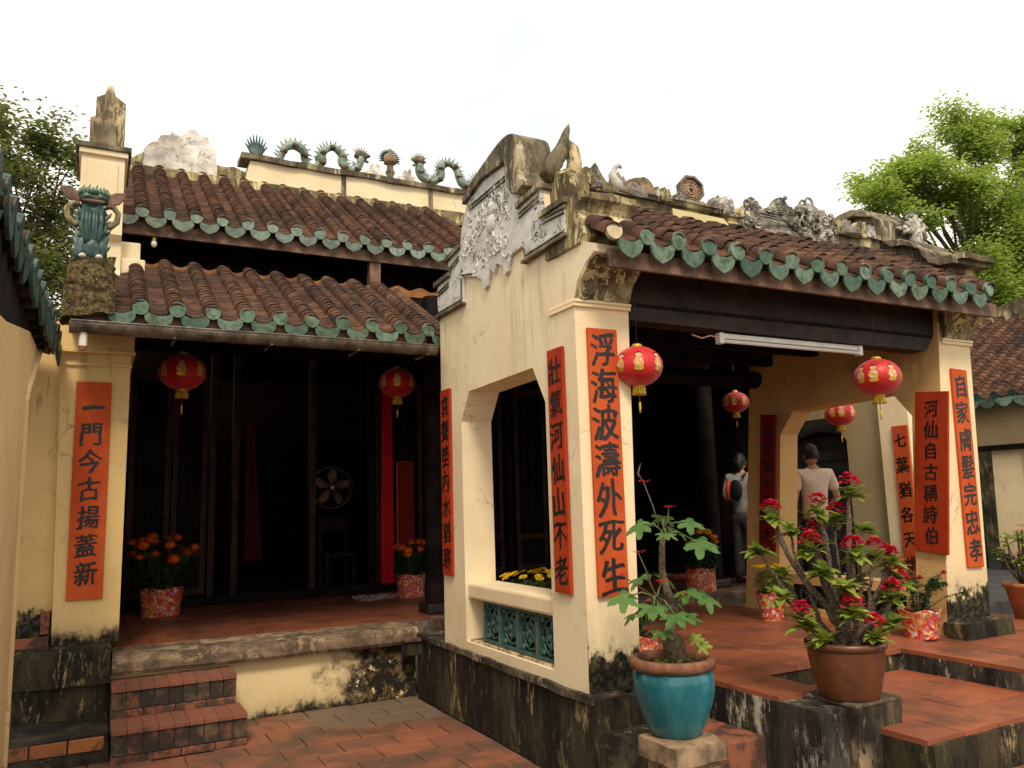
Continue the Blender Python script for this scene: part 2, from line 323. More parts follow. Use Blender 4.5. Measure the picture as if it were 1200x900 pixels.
# ------------------------------------------------------------------ mesh helpers
def tag(o, label=None, cat=None, group=None, kind=None):
    if label: o['label'] = label
    if cat: o['category'] = cat
    if group: o['group'] = group
    if kind: o['kind'] = kind
    return o
def empty(name, loc=(0, 0, 0), label=None, cat=None, group=None, kind=None, parent=None):
    o = bpy.data.objects.new(name, None); COL.objects.link(o); o.location = loc; o.empty_display_size = .1
    if parent: o.parent = parent
    return tag(o, label, cat, group, kind)
def link(name, me, parent=None, mat=None, smooth=False):
    if mat is not None and not me.materials: me.materials.append(M[mat] if isinstance(mat, str) else mat)
    o = bpy.data.objects.new(name, me); COL.objects.link(o)
    if parent: o.parent = parent
    return o
class MB:
    def __init__(s): s.v = []; s.f = []
    def add(s, vs, fs):
        k = len(s.v); s.v += [tuple(v) for v in vs]; s.f += [tuple(i+k for i in f) for f in fs]; return s
    def box(s, a, b, T=None):
        x0, y0, z0 = a; x1, y1, z1 = b
        vs = [(x0, y0, z0), (x1, y0, z0), (x1, y1, z0), (x0, y1, z0), (x0, y0, z1), (x1, y0, z1), (x1, y1, z1), (x0, y1, z1)]
        if T: vs = [T(v) for v in vs]
        return s.add(vs, [(0, 3, 2, 1), (4, 5, 6, 7), (0, 1, 5, 4), (1, 2, 6, 5), (2, 3, 7, 6), (3, 0, 4, 7)])
    def prism(s, poly, axis, a, b, holes=(), T=None):
        """polygon in the two other axes, extruded along axis from a to b"""
        loops = [list(poly)]+[list(h) for h in holes]
        def P(p, t):
            q = list(p); q.insert(axis, t); return tuple(T(q)) if T else tuple(q)
        flat = [p for l in loops for p in l]; n = len(flat)
        tris = tessellate_polygon([[Vector((p[0], p[1], 0)) for p in l] for l in loops])
        vs = [P(p, a) for p in flat]+[P(p, b) for p in flat]
        fs = [tuple(t) for t in tris]+[tuple(i+n for i in reversed(t)) for t in tris]
        k = 0
        for l in loops:
            m = len(l)
            for i in range(m): j = (i+1) % m; fs.append((k+i, k+j, k+j+n, k+i+n))
            k += m
        return s.add(vs, fs)
    def tube(s, pts, rad, n=8, cap=True):
        pts = [Vector(p) for p in pts]; m = len(pts)
        if not hasattr(rad, '__len__'): rad = [rad]*m
        prev = None; vs = []
        for i, p in enumerate(pts):
            d = (pts[min(i+1, m-1)]-pts[max(i-1, 0)]).normalized()
            if prev is None:
                a = Vector((0, 0, 1)) if abs(d.z) < .9 else Vector((1, 0, 0)); x = d.cross(a).normalized()
            else: x = (prev-d*prev.dot(d)).normalized()
            prev = x; y = d.cross(x)
            for k in range(n): t = 2*pi*k/n; vs.append(p+(x*cos(t)+y*sin(t))*rad[i])
        fs = []
        for i in range(m-1):
            for k in range(n): l = (k+1) % n; fs.append((i*n+k, i*n+l, (i+1)*n+l, (i+1)*n+k))
        if cap: fs.append(tuple(reversed(range(n)))); fs.append(tuple(range((m-1)*n, m*n)))
        return s.add(vs, fs)
    def lathe(s, prof, c=(0, 0, 0), n=20, wob=0):
        vs = []; fs = []; m = len(prof)
        for r, z in prof:
            for k in range(n):
                t = 2*pi*k/n; q = 1+wob*sin(3*t+z*20); vs.append((c[0]+r*q*cos(t), c[1]+r*q*sin(t), c[2]+z))
        for i in range(m-1):
            for k in range(n): l = (k+1) % n; fs.append((i*n+k, i*n+l, (i+1)*n+l, (i+1)*n+k))
        return s.add(vs, fs)
    def blob(s, c, r, n=8, m=6, sq=(1, 1, 1), rough=0):
        vs = []; fs = []
        for i in range(m+1):
            p = pi*i/m
            for k in range(n):
                t = 2*pi*k/n; d = Vector((sin(p)*cos(t), sin(p)*sin(t), cos(p)))
                q = r*(1+rough*mnoise.noise(d*2.3+Vector(c)*7))
                vs.append((c[0]+d.x*q*sq[0], c[1]+d.y*q*sq[1], c[2]+d.z*q*sq[2]))
        for i in range(m):
            for k in range(n): l = (k+1) % n; fs.append((i*n+k, (i+1)*n+k, (i+1)*n+l, i*n+l))
        return s.add(vs, fs)
    def mesh(s, name, smooth=False):
        me = bpy.data.meshes.new(name); me.from_pydata(s.v, [], s.f); me.validate(); me.update()
        if smooth: me.polygons.foreach_set('use_smooth', [True]*len(me.polygons))
        return me
    def build(s, name, mat, parent=None, smooth=False, bevel=0, org=None):
        if org:
            s.v = [(v[0]-org[0], v[1]-org[1], v[2]-org[2]) for v in s.v]
        me = s.mesh(name, smooth)
        import bmesh
        bm = bmesh.new(); bm.from_mesh(me); bmesh.ops.recalc_face_normals(bm, faces=bm.faces); bm.to_mesh(me); bm.free()
        o = link(name, me, parent, mat)
        if org: o.location = org
        if bevel:
            b = o.modifiers.new('bevel', 'BEVEL'); b.width = bevel; b.segments = 2; b.limit_method = 'ANGLE'
        return o
def box(name, a, b, mat, parent=None, bevel=0): return MB().box(a, b).build(name, mat, parent, bevel=bevel)

def rough_up(o, amp, sc=3, lvl=0):
    """uneven hand-laid surface: subdivide then displace by noise"""
    import bmesh
    bm = bmesh.new(); bm.from_mesh(o.data)
    bmesh.ops.triangulate(bm, faces=bm.faces)
    for _ in range(lvl): 
        bmesh.ops.subdivide_edges(bm, edges=[e for e in bm.edges if e.calc_length() > .05], cuts=1, use_grid_fill=True)
    for v in bm.verts:
        v.co += Vector((mnoise.noise(v.co*sc), mnoise.noise(v.co*sc+Vector((9, 0, 0))), mnoise.noise(v.co*sc+Vector((0, 9, 0)))))*amp
    bm.to_mesh(o.data); bm.free()

FL = .56      # porch floor level
HF = .62      # hall floor level
# ================================================================== GROUND
g = MB().box((-60, -40, -.3), (120, 160, -.012)).build('ground', 'courtyard'); tag(g, kind='structure')
ybase = 4.35
pav = None; row = 0; y = 4.75
while y < 7.08:
    h = .265; x = -.75+(.2 if row % 2 else 0)
    while x < 2.62:
        x1 = min(x+.4, 2.64)
        if x1-x > .05 and not (x < 1.06 and y > 6.28 and x1 < 1.1 and x > .1) and not (x1 < .22 and y > 6.45):
            dz = random.uniform(-.003, .003)
            mb = MB().box((x+.006, y+.006, -.05), (x1-.006, min(y+h, 7.09)-.006, .0+dz))
            mb.build('paver', 'paver', g, bevel=.004)
        x += .4
    y += h; row += 1
# ================================================================== MAIN HALL
hall = empty('temple_hall', (1.5, 7.1, 0), 'old cream and dark wood temple hall with two tiers of brown clay tile roof', 'temple hall')
hall.location = (0, 0, 0)
# platform
box('platform_wall', (.0, 7.10, 0), (2.66, 7.5, .47), 'plaster_step', hall)
o = MB().prism([(7.02, .47), (7.0, .50), (7.0, .56), (7.02, .59), (7.06, .605), (7.46, .61), (7.46, .47)], 0, .19, 2.655).build('platform_lip', 'concrete', hall); rough_up(o, .012, 2.5, 3)
o = MB().prism([(6.98, .44), (6.97, .5), (6.97, .66), (7.0, .70), (7.46, .70), (7.46, .44)], 0, -.62, .185).build('column_plinth', 'mould', hall); rough_up(o, .015, 4, 3)
box('platform_wall', (-.62, 7.04, 0), (.19, 7.46, .44), 'mould', hall)
box('platform_core', (0, 7.46, 0), (7.85, 16, HF-.03), 'mortar', hall)
o = MB().prism([(7.0, .0), (7.0, FL+.05), (7.03, HF), (7.3, HF), (7.46, HF), (7.46, .0)], 0, 2.96, 6.1).build('platform_lip', 'concrete', hall); rough_up(o, .01, 2.5, 3)
box('platform_lip', (6.1, 7.0, 0), (7.9, 7.46, HF-.002), 'concrete', hall, .01)
hf = empty('hall_floor', (0, 0, 0)); hf.parent = hall
y = 7.46; row = 0
while y < 10.0:
    x = .2-(.15 if row % 2 else 0)
    while x < 7.8:
        if y < 9 or x < 4.2:
            MB().box((max(x, .2)+.003, y+.003, HF-.03), (x+.3-.003, y+.3-.003, HF+random.uniform(-.001, .0015))).build('floor_tile', 'hall_tile', hf)
        x += .3
    y += .3; row += 1
# left column and recess wall
c = MB().prism([(-.22, .70), (.235, .70), (.24, 2.98), (-.26, 2.98)], 1, 7.15, 7.55).build('column', 'plaster_left', hall)
box('column_moulding', (-.27, 7.13, 2.86), (.25, 7.56, 2.88), 'plaster_left', hall)
box('column_capital', (-.30, 7.11, 2.98), (.262, 7.58, 3.2), 'plaster_left', hall, .006)
box('column_moulding', (-.31, 7.09, 2.96), (.27, 7.59, 2.982), 'plaster_left', hall)
o = MB().prism([(-.9, .70), (-.225, .70), (-.265, 3.2), (-.9, 3.2)], 1, 7.22, 7.5).build('recess_wall', 'plaster_recess', hall)
box('patch', (-.47, 7.205, .60), (-.24, 7.225, .78), 'brick', hall, .004)
box('patch', (-.30, 7.208, .80), (-.24, 7.224, .97), 'brick', hall, .004)
# side walls, back wall, ceiling of veranda and hall
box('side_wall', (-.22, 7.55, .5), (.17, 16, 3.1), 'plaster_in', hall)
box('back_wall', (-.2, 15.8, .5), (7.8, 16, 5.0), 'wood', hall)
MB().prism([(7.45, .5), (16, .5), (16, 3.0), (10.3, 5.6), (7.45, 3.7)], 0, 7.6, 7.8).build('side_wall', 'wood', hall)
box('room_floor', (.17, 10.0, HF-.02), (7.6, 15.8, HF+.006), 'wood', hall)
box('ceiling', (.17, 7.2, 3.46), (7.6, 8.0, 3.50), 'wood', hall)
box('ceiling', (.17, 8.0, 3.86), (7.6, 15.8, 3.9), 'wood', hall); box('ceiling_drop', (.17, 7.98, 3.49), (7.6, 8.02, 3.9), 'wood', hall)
# threshold and door frames
box('threshold', (.17, 9.98, HF), (7.6, 10.2, HF+.10), 'wood', hall, .01)
for x in (.30, 1.26, 1.52, 2.44, 3.2, 3.95, 5.2, 6.5):
    box('door_post', (x-.035, 10.06, HF+.10), (x+.035, 10.18, 3.86), 'wood_red' if x in (1.26, 1.52, 2.44) else 'wood', hall)
for x0, x1 in ((.36, .80), (.82, 1.20), (3.26, 3.9), (4.0, 4.55), (4.6, 5.1), (5.3, 5.8), (5.9, 6.4)):
    p = empty('door_leaf', (0, 0, 0), parent=hall)
    MB().prism([(x0, .74), (x1, .74), (x1, 3.3), (x0, 3.3)], 1, 10.08, 10.12, holes=[[(x0+.06, 1.25), (x0+.06, 3.2), (x1-.06, 3.2), (x1-.06, 1.25)], [(x0+.06, .82), (x0+.06, 1.18), (x1-.06, 1.18), (x1-.06, .82)]]).build('leaf_frame', 'wood_red', p)
    box('leaf_panel', (x0+.06, 10.095, .82), (x1-.06, 10.105, 1.18), 'wood', p)
    for k in range(1, 4):
        xx = x0+(x1-x0)*k/4; box('leaf_slat', (xx-.012, 10.09, 1.25), (xx+.012, 10.11, 3.2), 'wood', p)
    box('leaf_back', (x0+.06, 10.125, 1.25), (x1-.06, 10.13, 3.2), 'wood', p)
# round timber columns on stone bases
def wood_column(x, y):
    MB().tube([(x, y, HF+.09), (x, y, 1.6), (x, y, 3.86)], [.10, .105, .10], 20).build('timber_column', 'wood', hall, smooth=False)
    box('column_base', (x-.14, y-.14, HF), (x+.14, y+.14, HF+.10), 'ink', hall, .02)
wood_column(3.12, 7.72); wood_column(6.66, 7.62)
box('beam', (.17, 7.60, 3.34), (7.6, 7.78, 3.5), 'wood', hall)
box('beam', (.17, 8.6, 3.3), (7.6, 8.7, 3.5), 'wood', hall)
# gutter and outlet
gt = MB(); prof = [(cos(t)*.075, sin(t)*.075) for t in [pi+pi*k/12 for k in range(13)]]+[(.062, .0)]+[(cos(t)*.062, sin(t)*.062) for t in [2*pi-pi*k/12 for k in range(13)]]
gt.prism([(6.36+a, 3.00+b+.035) for a, b in prof], 0, -.19, 2.60).build('gutter', 'gutter', hall)
MB().tube([(-.18, 6.36, 3.04), (2.6, 6.36, 3.04)], .008, 6).build('gutter_rim', 'gutter', hall).location = (0, -.072, .0)
MB().tube([(-.10, 6.36, 2.98), (-.10, 6.36, 2.87)], .028, 10).build('outlet_pipe', 'white_metal', hall)
MB().tube([(-.10, 6.36, 2.875), (-.10, 6.36, 2.84)], [.026, .02], 10).build('outlet_tip', 'terracotta', hall)
for x in (.5, 1.2, 1.9, 2.5): box('gutter_bracket', (x-.008, 6.30, 2.955), (x+.008, 6.6, 2.965), 'gutter', hall)

# ------------------------------------------------------------------ tiled roofs
def cover_mesh(L=.17, r0=.066, r1=.054, th=.013, n=8):
    mb = MB(); A = [-.05*pi+1.1*pi*k/n for k in range(n+1)]
    vs = []
    for (y, r) in ((0, r0), (L, r1)):
        for rr in (r, r-th):
            for a in A: vs.append((cos(a)*rr, y, sin(a)*rr))
    m = n+1; fs = []
    for k in range(n):
        fs.append((k, k+1, 2*m+k+1, 2*m+k)); fs.append((k, m+k, m+k+1, k+1)); fs.append((m+k, 3*m+k, 3*m+k+1, m+k+1))
    mb.add(vs, fs); return mb
def pan_mesh(L=.16, w=.105, th=.013, n=5):
    mb = MB(); vs = []
    for y in (0, L):
        for dz in (0, -th):
            for k in range(n+1):
                x = -w+2*w*k/n; vs.append((x, y, .04*(x/w)**2+dz))
    m = n+1; fs = []
    for k in range(n):
        fs.append((k, k+1, 2*m+k+1, 2*m+k)); fs.append((m+k, m+k+1, k+1, k))
    mb.add(vs, fs); return mb
COVER = cover_mesh(); PAN = pan_mesh()
ME_COVER = COVER.mesh('cover_tile', True); ME_COVER.materials.append(M['roof'])
ME_PAN = PAN.mesh('pan_tile', True); ME_PAN.materials.append(M['roof'])
def disc_mesh(mat, r=.060, ring=True):
    mb = MB(); n = 18
    prof = [(.0, .0015), (r*.3, .0015), (r*.38, .002), (r*.5, .001), (r*.8, .001), (r*.9, .0018), (r*.97, .001), (r, -.002), (r, -.03)]
    vs = []
    for q, h in prof:
        for k in range(n): t = 2*pi*k/n; vs.append((q*cos(t), -h, q*sin(t)))
    fs = []
    for i in range(len(prof)-1):
        for k in range(n): l = (k+1) % n; fs.append((i*n+k, (i+1)*n+k, (i+1)*n+l, i*n+l))
    mb.add(vs, fs); me = mb.mesh('eave_disc', False); me.materials.append(M[mat]); return me
def drip_mesh(mat, w=.098, h=.115):
    pts = []; n = 8
    for k in range(n+1): x = -w+2*w*k/n; pts.append((x, -.018+.036*(x/w)**2))            # concave top
    pts += [(w*1.02, -h*.22), (w*.93, -h*.50), (w*.70, -h*.72), (w*.40, -h*.86), (w*.15, -h*.95), (0, -h), (-w*.15, -h*.95), (-w*.40, -h*.86), (-w*.70, -h*.72), (-w*.93, -h*.50), (-w*1.02, -h*.22)]
    mb = MB().prism(pts, 1, -.006, .012)
    me = mb.mesh('drip_tile'); me.materials.append(M[mat])
    return me
ME_DISC_P = disc_mesh('glaze_porch', .062); ME_DRIP_P = drip_mesh('glaze_porch', .092, .122)
ME_DISC_U = disc_mesh('glaze_pale'); ME_DRIP_U = drip_mesh('glaze_pale')
ME_DISC = disc_mesh('glaze'); ME_DISC_PALE = disc_mesh('tile_pale'); ME_DRIP = drip_mesh('glaze')
ME_DISC_D = disc_mesh('glaze_dark'); ME_DRIP_D = drip_mesh('glaze_dark', .105, .15)

def roof(name, parent, org, along, up, n, pitch, length, expo=.085, joined=False, disc=None, drip=None, deck=True, half_first=True, side=None, sag=0, broken=(), droop=8, jit=1.0, clip=None):
    """org: centre of first cover column at the eave. along: unit eave direction, up: unit slope direction (eave to ridge)"""
    A = Vector(along).normalized(); U = Vector(up).normalized(); Nn = A.cross(U).normalized()
    if Nn.z < 0: Nn = -Nn
    B = Matrix((A, U, Nn)).transposed()
    rt = empty(name, (0, 0, 0), parent=parent)
    O = Vector(org); rows = int(length/expo)
    jm_c = MB(); jm_p = MB()
    out = Vector((U.x, U.y, 0)).normalized()
    Bv = Matrix((A, out, Vector((0, 0, 1)))).transposed()       # vertical frame for discs and drips
    def mk(me, loc, rot, nm, sc=1):
        o = bpy.data.objects.new(nm, me); COL.objects.link(o); o.parent = rt
        m = rot.to_4x4()
        if sc != 1: m = m @ Matrix.Scale(sc, 4)
        m.translation = loc; o.matrix_local = m; return o
    for i in range(n):
        u = i/(max(1, n-1)); sg = -sag*4*u*(1-u)
        base = O+A*(i*pitch)+Vector((0, 0, sg))
        jj = random.uniform(-.006, .006)*jit
        for r in range(rows+1):
            tilt = Matrix.Rotation(R(-4.5+random.uniform(-1.2, 1.2)*jit), 3, 'X') @ Matrix.Rotation(R(random.uniform(-2.5, 2.5)*jit), 3, 'Z')
            p = base+U*(r*expo)+A*(jj+random.uniform(-.003, .003)*jit)+Nn*(.045+random.uniform(-.002, .003)*jit)
            if clip and clip(p): continue
            Rm = B @ tilt
            if joined: jm_c.add([p+Rm @ Vector(v) for v in COVER.v], COVER.f)
            else: mk(ME_COVER, p, Rm, 'cover_tile')
        if disc is not None:
            me = ME_DISC_PALE if i in broken else disc
            mk(me, base+Nn*.045-out*.012+Vector((0, 0, .008)), Bv @ Matrix.Rotation(R(random.uniform(-5, 5)), 3, 'Z') @ Matrix.Rotation(R(random.uniform(-6, 6)+6), 3, 'X'), 'eave_disc', random.uniform(.94, 1.04))
        if i < n-1 or half_first:
            ps = [base+A*pitch*.5] + ([base-A*pitch*.5] if (i == 0 and half_first) else [])
            for pb in ps:
                for r in range(rows+1):
                    tilt = Matrix.Rotation(R(-4+random.uniform(-1, 1)*jit), 3, 'X') @ Matrix.Rotation(R(random.uniform(-2, 2)*jit), 3, 'Z')
                    p = pb+U*(r*expo)+Nn*(.012+random.uniform(-.002, .004)*jit); Rm = B @ tilt
                    if clip and clip(p): continue
                    if joined: jm_p.add([p+Rm @ Vector(v) for v in PAN.v], PAN.f)
                    else: mk(ME_PAN, p, Rm, 'pan_tile')
                if drip is not None:
                    mk(drip, pb-out*.016+Nn*.012, Bv @ Matrix.Rotation(R(random.uniform(-5, 5)), 3, 'Y') @ Matrix.Rotation(R(droop+random.uniform(-6, 9)), 3, 'X'), 'drip_tile', random.uniform(.93, 1.05))
    if joined:
        for jm, nm in ((jm_c, 'cover_tiles'), (jm_p, 'pan_tiles')):
            me = jm.mesh(nm, True); me.materials.append(M['roof']); o = link(nm, me, rt); tag(o, kind='stuff')
    if deck:
        a0, a1 = (-pitch*.9 if half_first else pitch*1.35), (n-1)*pitch+pitch*.6
        c = [O+A*a0-Nn*.03+U*.03, O+A*a1-Nn*.03+U*.03, O+A*a1-Nn*.03+U*(length+.06), O+A*a0-Nn*.03+U*(length+.06)]
        mb = MB().add(c+[q-Nn*.04 for q in c], [(0, 1, 2, 3), (7, 6, 5, 4), (0, 4, 5, 1), (1, 5, 6, 2), (2, 6, 7, 3), (3, 7, 4, 0)])
        mb.build('roof_deck', 'wood_ceiling', rt)
    return rt

# lower veranda roof: eave y=6.55 z=3.2 -> y=8.0 z=3.95
up = Vector((0, 1.45, .77)); Ln = up.length
roof('lower_roof', hall, (.27, 6.52, 3.17), (1, 0, 0), up, 10, .258, Ln, .088, disc=ME_DISC, drip=ME_DRIP, broken=())
box('eave_board', (-.2, 6.56, 3.06), (2.6, 6.60, 3.17), 'wood_warm', hall)
# clay ridge strip that closes the top of the lower roof
mb = MB()
xs = [.12+.0258*k for k in range(125)]
for i, x in enumerate(xs): mb.v.append((x, 8.02, 3.93)); mb.v.append((x, 8.02, 4.02+.022*cos(2*pi*(x-.27)/.258))); mb.v.append((x, 8.1, 4.02+.022*cos(2*pi*(x-.27)/.258)))
for i in range(len(xs)-1): mb.f += [(3*i, 3*i+3, 3*i+4, 3*i+1), (3*i+1, 3*i+4, 3*i+5, 3*i+2)]
mb.build('ridge_strip', m_simple('orange_clay', (.28, .115, .035), .8, .3, 9), hall)
# dark clerestory and its struts
box('clerestory_wall', (.17, 8.9, 3.9), (7.6, 9.0, 4.8), 'wood', hall)
box('strut', (2.62, 8.28, 3.9), (2.74, 8.4, 4.6), 'wood_warm', hall)
box('purlin', (.17, 8.45, 4.42), (4.9, 8.55, 4.55), 'wood', hall)
# upper roof
up = Vector((0, 2.0, 1.27)); Ln = up.length
roof('upper_roof', hall, (.32, 8.2, 4.52), (1, 0, 0), up, 16, .2455, Ln, .088, joined=True, disc=ME_DISC_U, drip=ME_DRIP_U)
box('eave_board', (.0, 8.26, 4.36), (5.0, 8.30, 4.50), 'wood_warm', hall)
MB().prism([(10.3, 5.75), (16.2, 2.9), (16.2, 2.8), (10.3, 5.6)], 0, -.2, 7.9).build('rear_roof', 'roof', hall)
MB().prism([(8.3, 4.45), (10.25, 5.72), (10.25, 5.6), (8.3, 4.35)], 0, 4.2, 7.9).build('roof_slope', 'roof', hall)
# upper ridge
rg = empty('main_ridge', (0, 0, 0), parent=hall)
o = MB().prism([(1.55, 5.78), (1.62, 6.1), (4.9, 6.13), (7.9, 6.13), (7.9, 5.8)], 1, 10.1, 10.3).build('ridge_band', m_plaster('ridge_plaster', (.86, .72, .48), spots=.9, grey=.3), rg)
for x in (2.83, 4.08): box('ridge_joint', (x-.03, 10.08, 5.8), (x+.03, 10.1, 6.14), 'cap_stone', rg)
o = box('ridge_cap', (1.5, 10.04, 6.10), (7.9, 10.36, 6.17), 'cap_stone', rg); rough_up(o, .02, 4, 5)
o = box('ridge_base', (.05, 10.0, 5.60), (7.9, 10.2, 5.79), 'ochre_moss', rg); rough_up(o, .03, 5, 4)
ww = [(.34, 5.78), (.37, 5.95), (.40, 6.07), (.46, 6.12), (.52, 6.16), (.57, 6.25), (.66, 6.27), (.7, 6.33), (.8, 6.30), (.86, 6.36), (.97, 6.37), (1.02, 6.33), (1.11, 6.31), (1.13, 6.23), (1.21, 6.19), (1.22, 6.0), (1.24, 5.80)]
o = MB().prism(ww, 1, 10.12, 10.3).build('broken_plaster_screen', 'white_old', rg); rough_up(o, .03, 6, 3)
o = MB().prism([(1.2, 5.75), (1.22, 6.0), (1.32, 5.97), (1.42, 6.0), (1.56, 5.94), (1.64, 6.1), (1.62, 5.75)], 1, 10.14, 10.28).build('rubble_ridge', 'ochre_moss', rg); rough_up(o, .03, 7, 3)
o = MB().prism([(.08, 5.7), (.1, 5.95), (.2, 6.0), (.27, 5.9), (.38, 5.98), (.38, 5.7)], 1, 10.1, 10.3).build('rubble_ridge', 'ochre_moss', rg); rough_up(o, .03, 7, 3)
# stepped gable at the left end, tower and finial
gb = [(7.56, 3.2), (7.56, 3.75), (7.62, 3.8), (7.62, 4.05), (7.55, 4.1), (7.55, 4.85), (8.3, 4.85), (8.3, 4.5), (9.9, 5.6), (10.4, 5.6), (10.4, 3.1), (7.6, 3.1)]
MB().prism(gb, 0, -.2, .14).build('gable_wall', 'plaster', hall)
box('gable_corbel', (-.2, 7.66, 3.75), (.34, 8.3, 3.93), 'plaster', hall, .01)
box('gable_corbel', (-.2, 7.72, 3.93), (.30, 8.3, 4.10), 'plaster', hall, .01)
box('gable_panel', (-.15, 7.535, 4.45), (.09, 7.552, 4.75), 'plaster', hall, .01)
box('gable_cornice', (-.25, 7.50, 4.85), (.19, 8.35, 4.90), 'cap_stone', hall, .008)
box('gable_cornice', (-.22, 7.52, 4.80), (.165, 8.3, 4.85), 'plaster', hall, .008)
f = empty('finial', (0, 0, 0), parent=hall)
MB().prism([(-.15, 4.9), (-.15, 5.18), (-.11, 5.2), (-.11, 5.38), (-.03, 5.43), (.03, 5.43), (.13, 5.36), (.13, 4.9)], 1, 7.62, 7.8).build('finial_slab', 'plaster_old', f, bevel=.01)
MB().tube([(.0, 7.62, 4.9), (.0, 7.62, 5.43), (0, 7.62, 5.5)], [.045, .042, .02], 10).build('finial_rib', 'plaster_old', f)
MB().prism([(-.12, 4.9), (-.12, 5.1), (-.04, 5.22), (.02, 5.22), (.06, 5.0), (.06, 4.9)], 1, 7.52, 7.62).build('finial_foot', 'plaster_old', f)

# ================================================================== LION ON ITS PEDESTAL
pd = empty('pedestal_block', (0, 0, 0), 'rough mossy square block on the eave corner carrying the green ceramic lion', 'pedestal'); 
o = MB().prism([(-.25, 3.10), (.09, 3.16), (.085, 3.36), (.075, 3.38), (.09, 3.57), (-.21, 3.55), (-.215, 3.38), (-.235, 3.36)], 1, 6.46, 6.8).build('block', 'crust', pd); rough_up(o, .03, 16, 4)
MB().prism([(6.8, 3.1), (7.6, 3.2), (7.6, 3.5), (6.8, 3.4)], 0, -.2, .08).build('block_tail', 'ochre_moss', pd)
ln = empty('lion_statue', (-.08, 6.6, 3.56), 'green and cream glazed ceramic lion standing upright on the mossy eave block', 'statue')
def part(mb, nm, mat, par, **k): return mb.build(nm, mat, par, smooth=True, **k)
mb = MB().tube([(0, 0, .0), (0, -.01, .08), (0, 0, .18), (0, .0, .30), (0, 0, .38), (0, 0, .44)], [.10, .105, .085, .085, .10, .075], 14)
mb.tube([(-.065, -.05, 0), (-.07, -.05, .1), (-.05, -.01, .2)], [.045, .04, .055], 8); mb.tube([(.065, -.05, 0), (.07, -.05, .1), (.05, -.01, .2)], [.045, .04, .055], 8)
o = part(mb, 'body', 'glaze_dark', ln); rough_up(o, .022, 18, 1)
mb = MB(); rl = random.Random(6)
for k in range(9):                                  # hanging mane locks down the chest
    x = -.06+.015*k; mb.tube([(x, -.085, .40), (x*1.1+.008*sin(k*2), -.10, .28), (x*.9, -.095, .16), (x*.6, -.09, .10)], [.010, .013, .010, .003], 6)
part(mb, 'mane_locks', 'glaze_dark', ln)
mb = MB()
for k in range(34):                                 # small upturned scales on flanks
    a = rl.choice((-1, 1))*rl.uniform(.5, 1.5); z = rl.uniform(.04, .40); x, y = .10*sin(a), -.085*cos(a)
    mb.tube([(x*.95, y*.95, z-.02), (x*1.15, y*1.15, z), (x*1.3, y*1.2, z+.028)], [.014, .012, .002], 5)
tag(part(mb, 'scales', 'glaze', ln), kind='stuff')
for s in (-1, 1):
    part(MB().tube([(s*.075, -.03, .27), (s*.12, -.04, .275), (s*.165, -.04, .32), (s*.172, -.04, .385), (s*.14, -.04, .43), (s*.10, -.035, .435), (s*.085, -.03, .41)], [.020, .024, .023, .021, .022, .020, .010], 9), 'handle_scroll', 'plaster_old', ln)
    part(MB().blob((s*.055, -.10, .015), .026, 8, 5, (1, 1.3, .7)), 'paw', 'white_old', ln)
    part(MB().blob((s*.045, -.095, .485), .018, 8, 5), 'eye', 'glaze', ln)
part(MB().tube([(-.075, -.085, .45), (0, -.115, .435), (.075, -.085, .45)], [.010, .018, .010], 6), 'mouth', 'wood_warm', ln)
o = part(MB().blob((0, -.02, .485), .10, 14, 9, (1.05, .85, .42), .3), 'head', 'glaze_dark', ln); rough_up(o, .015, 22, 0)
for s in (-1, 1):
    MB().prism([(s*.07, .465), (s*.10, .53), (s*.15, .555), (s*.225, .565), (s*.21, .51), (s*.175, .465), (s*.12, .45)], 1, -.035, -.01).build('ear', 'wood_warm', ln, bevel=.008)
mb = MB()
for k in range(22):
    a = 2*pi*k/22; mb.tube([(.085*cos(a), -.02+.065*sin(a), .50), (.10*cos(a), -.02+.08*sin(a), .53), (.085*cos(a)+.01, -.02+.07*sin(a), .565+.012*sin(k*3))], [.018, .014, .004], 5)
mb.blob((0, -.02, .53), .075, 10, 6, (1, .8, .4), .4); part(mb, 'mane', 'glaze', ln)
# small hanging bulb in the clerestory gap
bl = empty('hanging_bulb', (.44, 8.3, 4.3), 'small glass bulb hanging in the dark gap between the two tiled roofs', 'bulb')
part(MB().lathe([(.004, .16), (.004, .06), (.018, .05), (.02, .02), (.0, .02)], n=8), 'holder', 'gold', bl)
part(MB().blob((0, 0, -.01), .028, 10, 8, (1, 1, 1.3)), 'glass', 'white_metal', bl)

# ================================================================== RIDGE DRAGONS
def smooth_path(p, k=3):
    P = [Vector((x, 0, z)) for x, z in p]; out = []
    for i in range(len(P)-1):
        a, b, c, d = P[max(i-1, 0)], P[i], P[i+1], P[min(i+2, len(P)-1)]
        for j in range(k):
            t = j/k; out.append(.5*((2*b)+(c-a)*t+(2*a-5*b+4*c-d)*t*t+(3*b-a-3*c+d)*t**3))
    out.append(P[-1]); return out
DR1 = [(1.708, 6.17), (1.836, 6.17), (1.976, 6.2), (2.018, 6.262), (2.072, 6.391), (2.193, 6.45), (2.318, 6.393), (2.341, 6.273), (2.456, 6.2), (2.558, 6.288), (2.546, 6.383), (2.615, 6.473), (2.731, 6.522), (2.849, 6.443), (2.85, 6.328), (2.969, 6.23), (3.064, 6.304), (3.089, 6.433)]
DR2 = [(3.966, 6.52), (3.97, 6.416), (4.03, 6.313), (4.171, 6.28), (4.279, 6.36), (4.268, 6.486), (4.322, 6.56), (4.431, 6.61), (4.538, 6.55), (4.576, 6.42), (4.628, 6.3), (4.765, 6.28), (4.82, 6.42), (4.908, 6.47), (5.02, 6.43), (5.099, 6.274)]
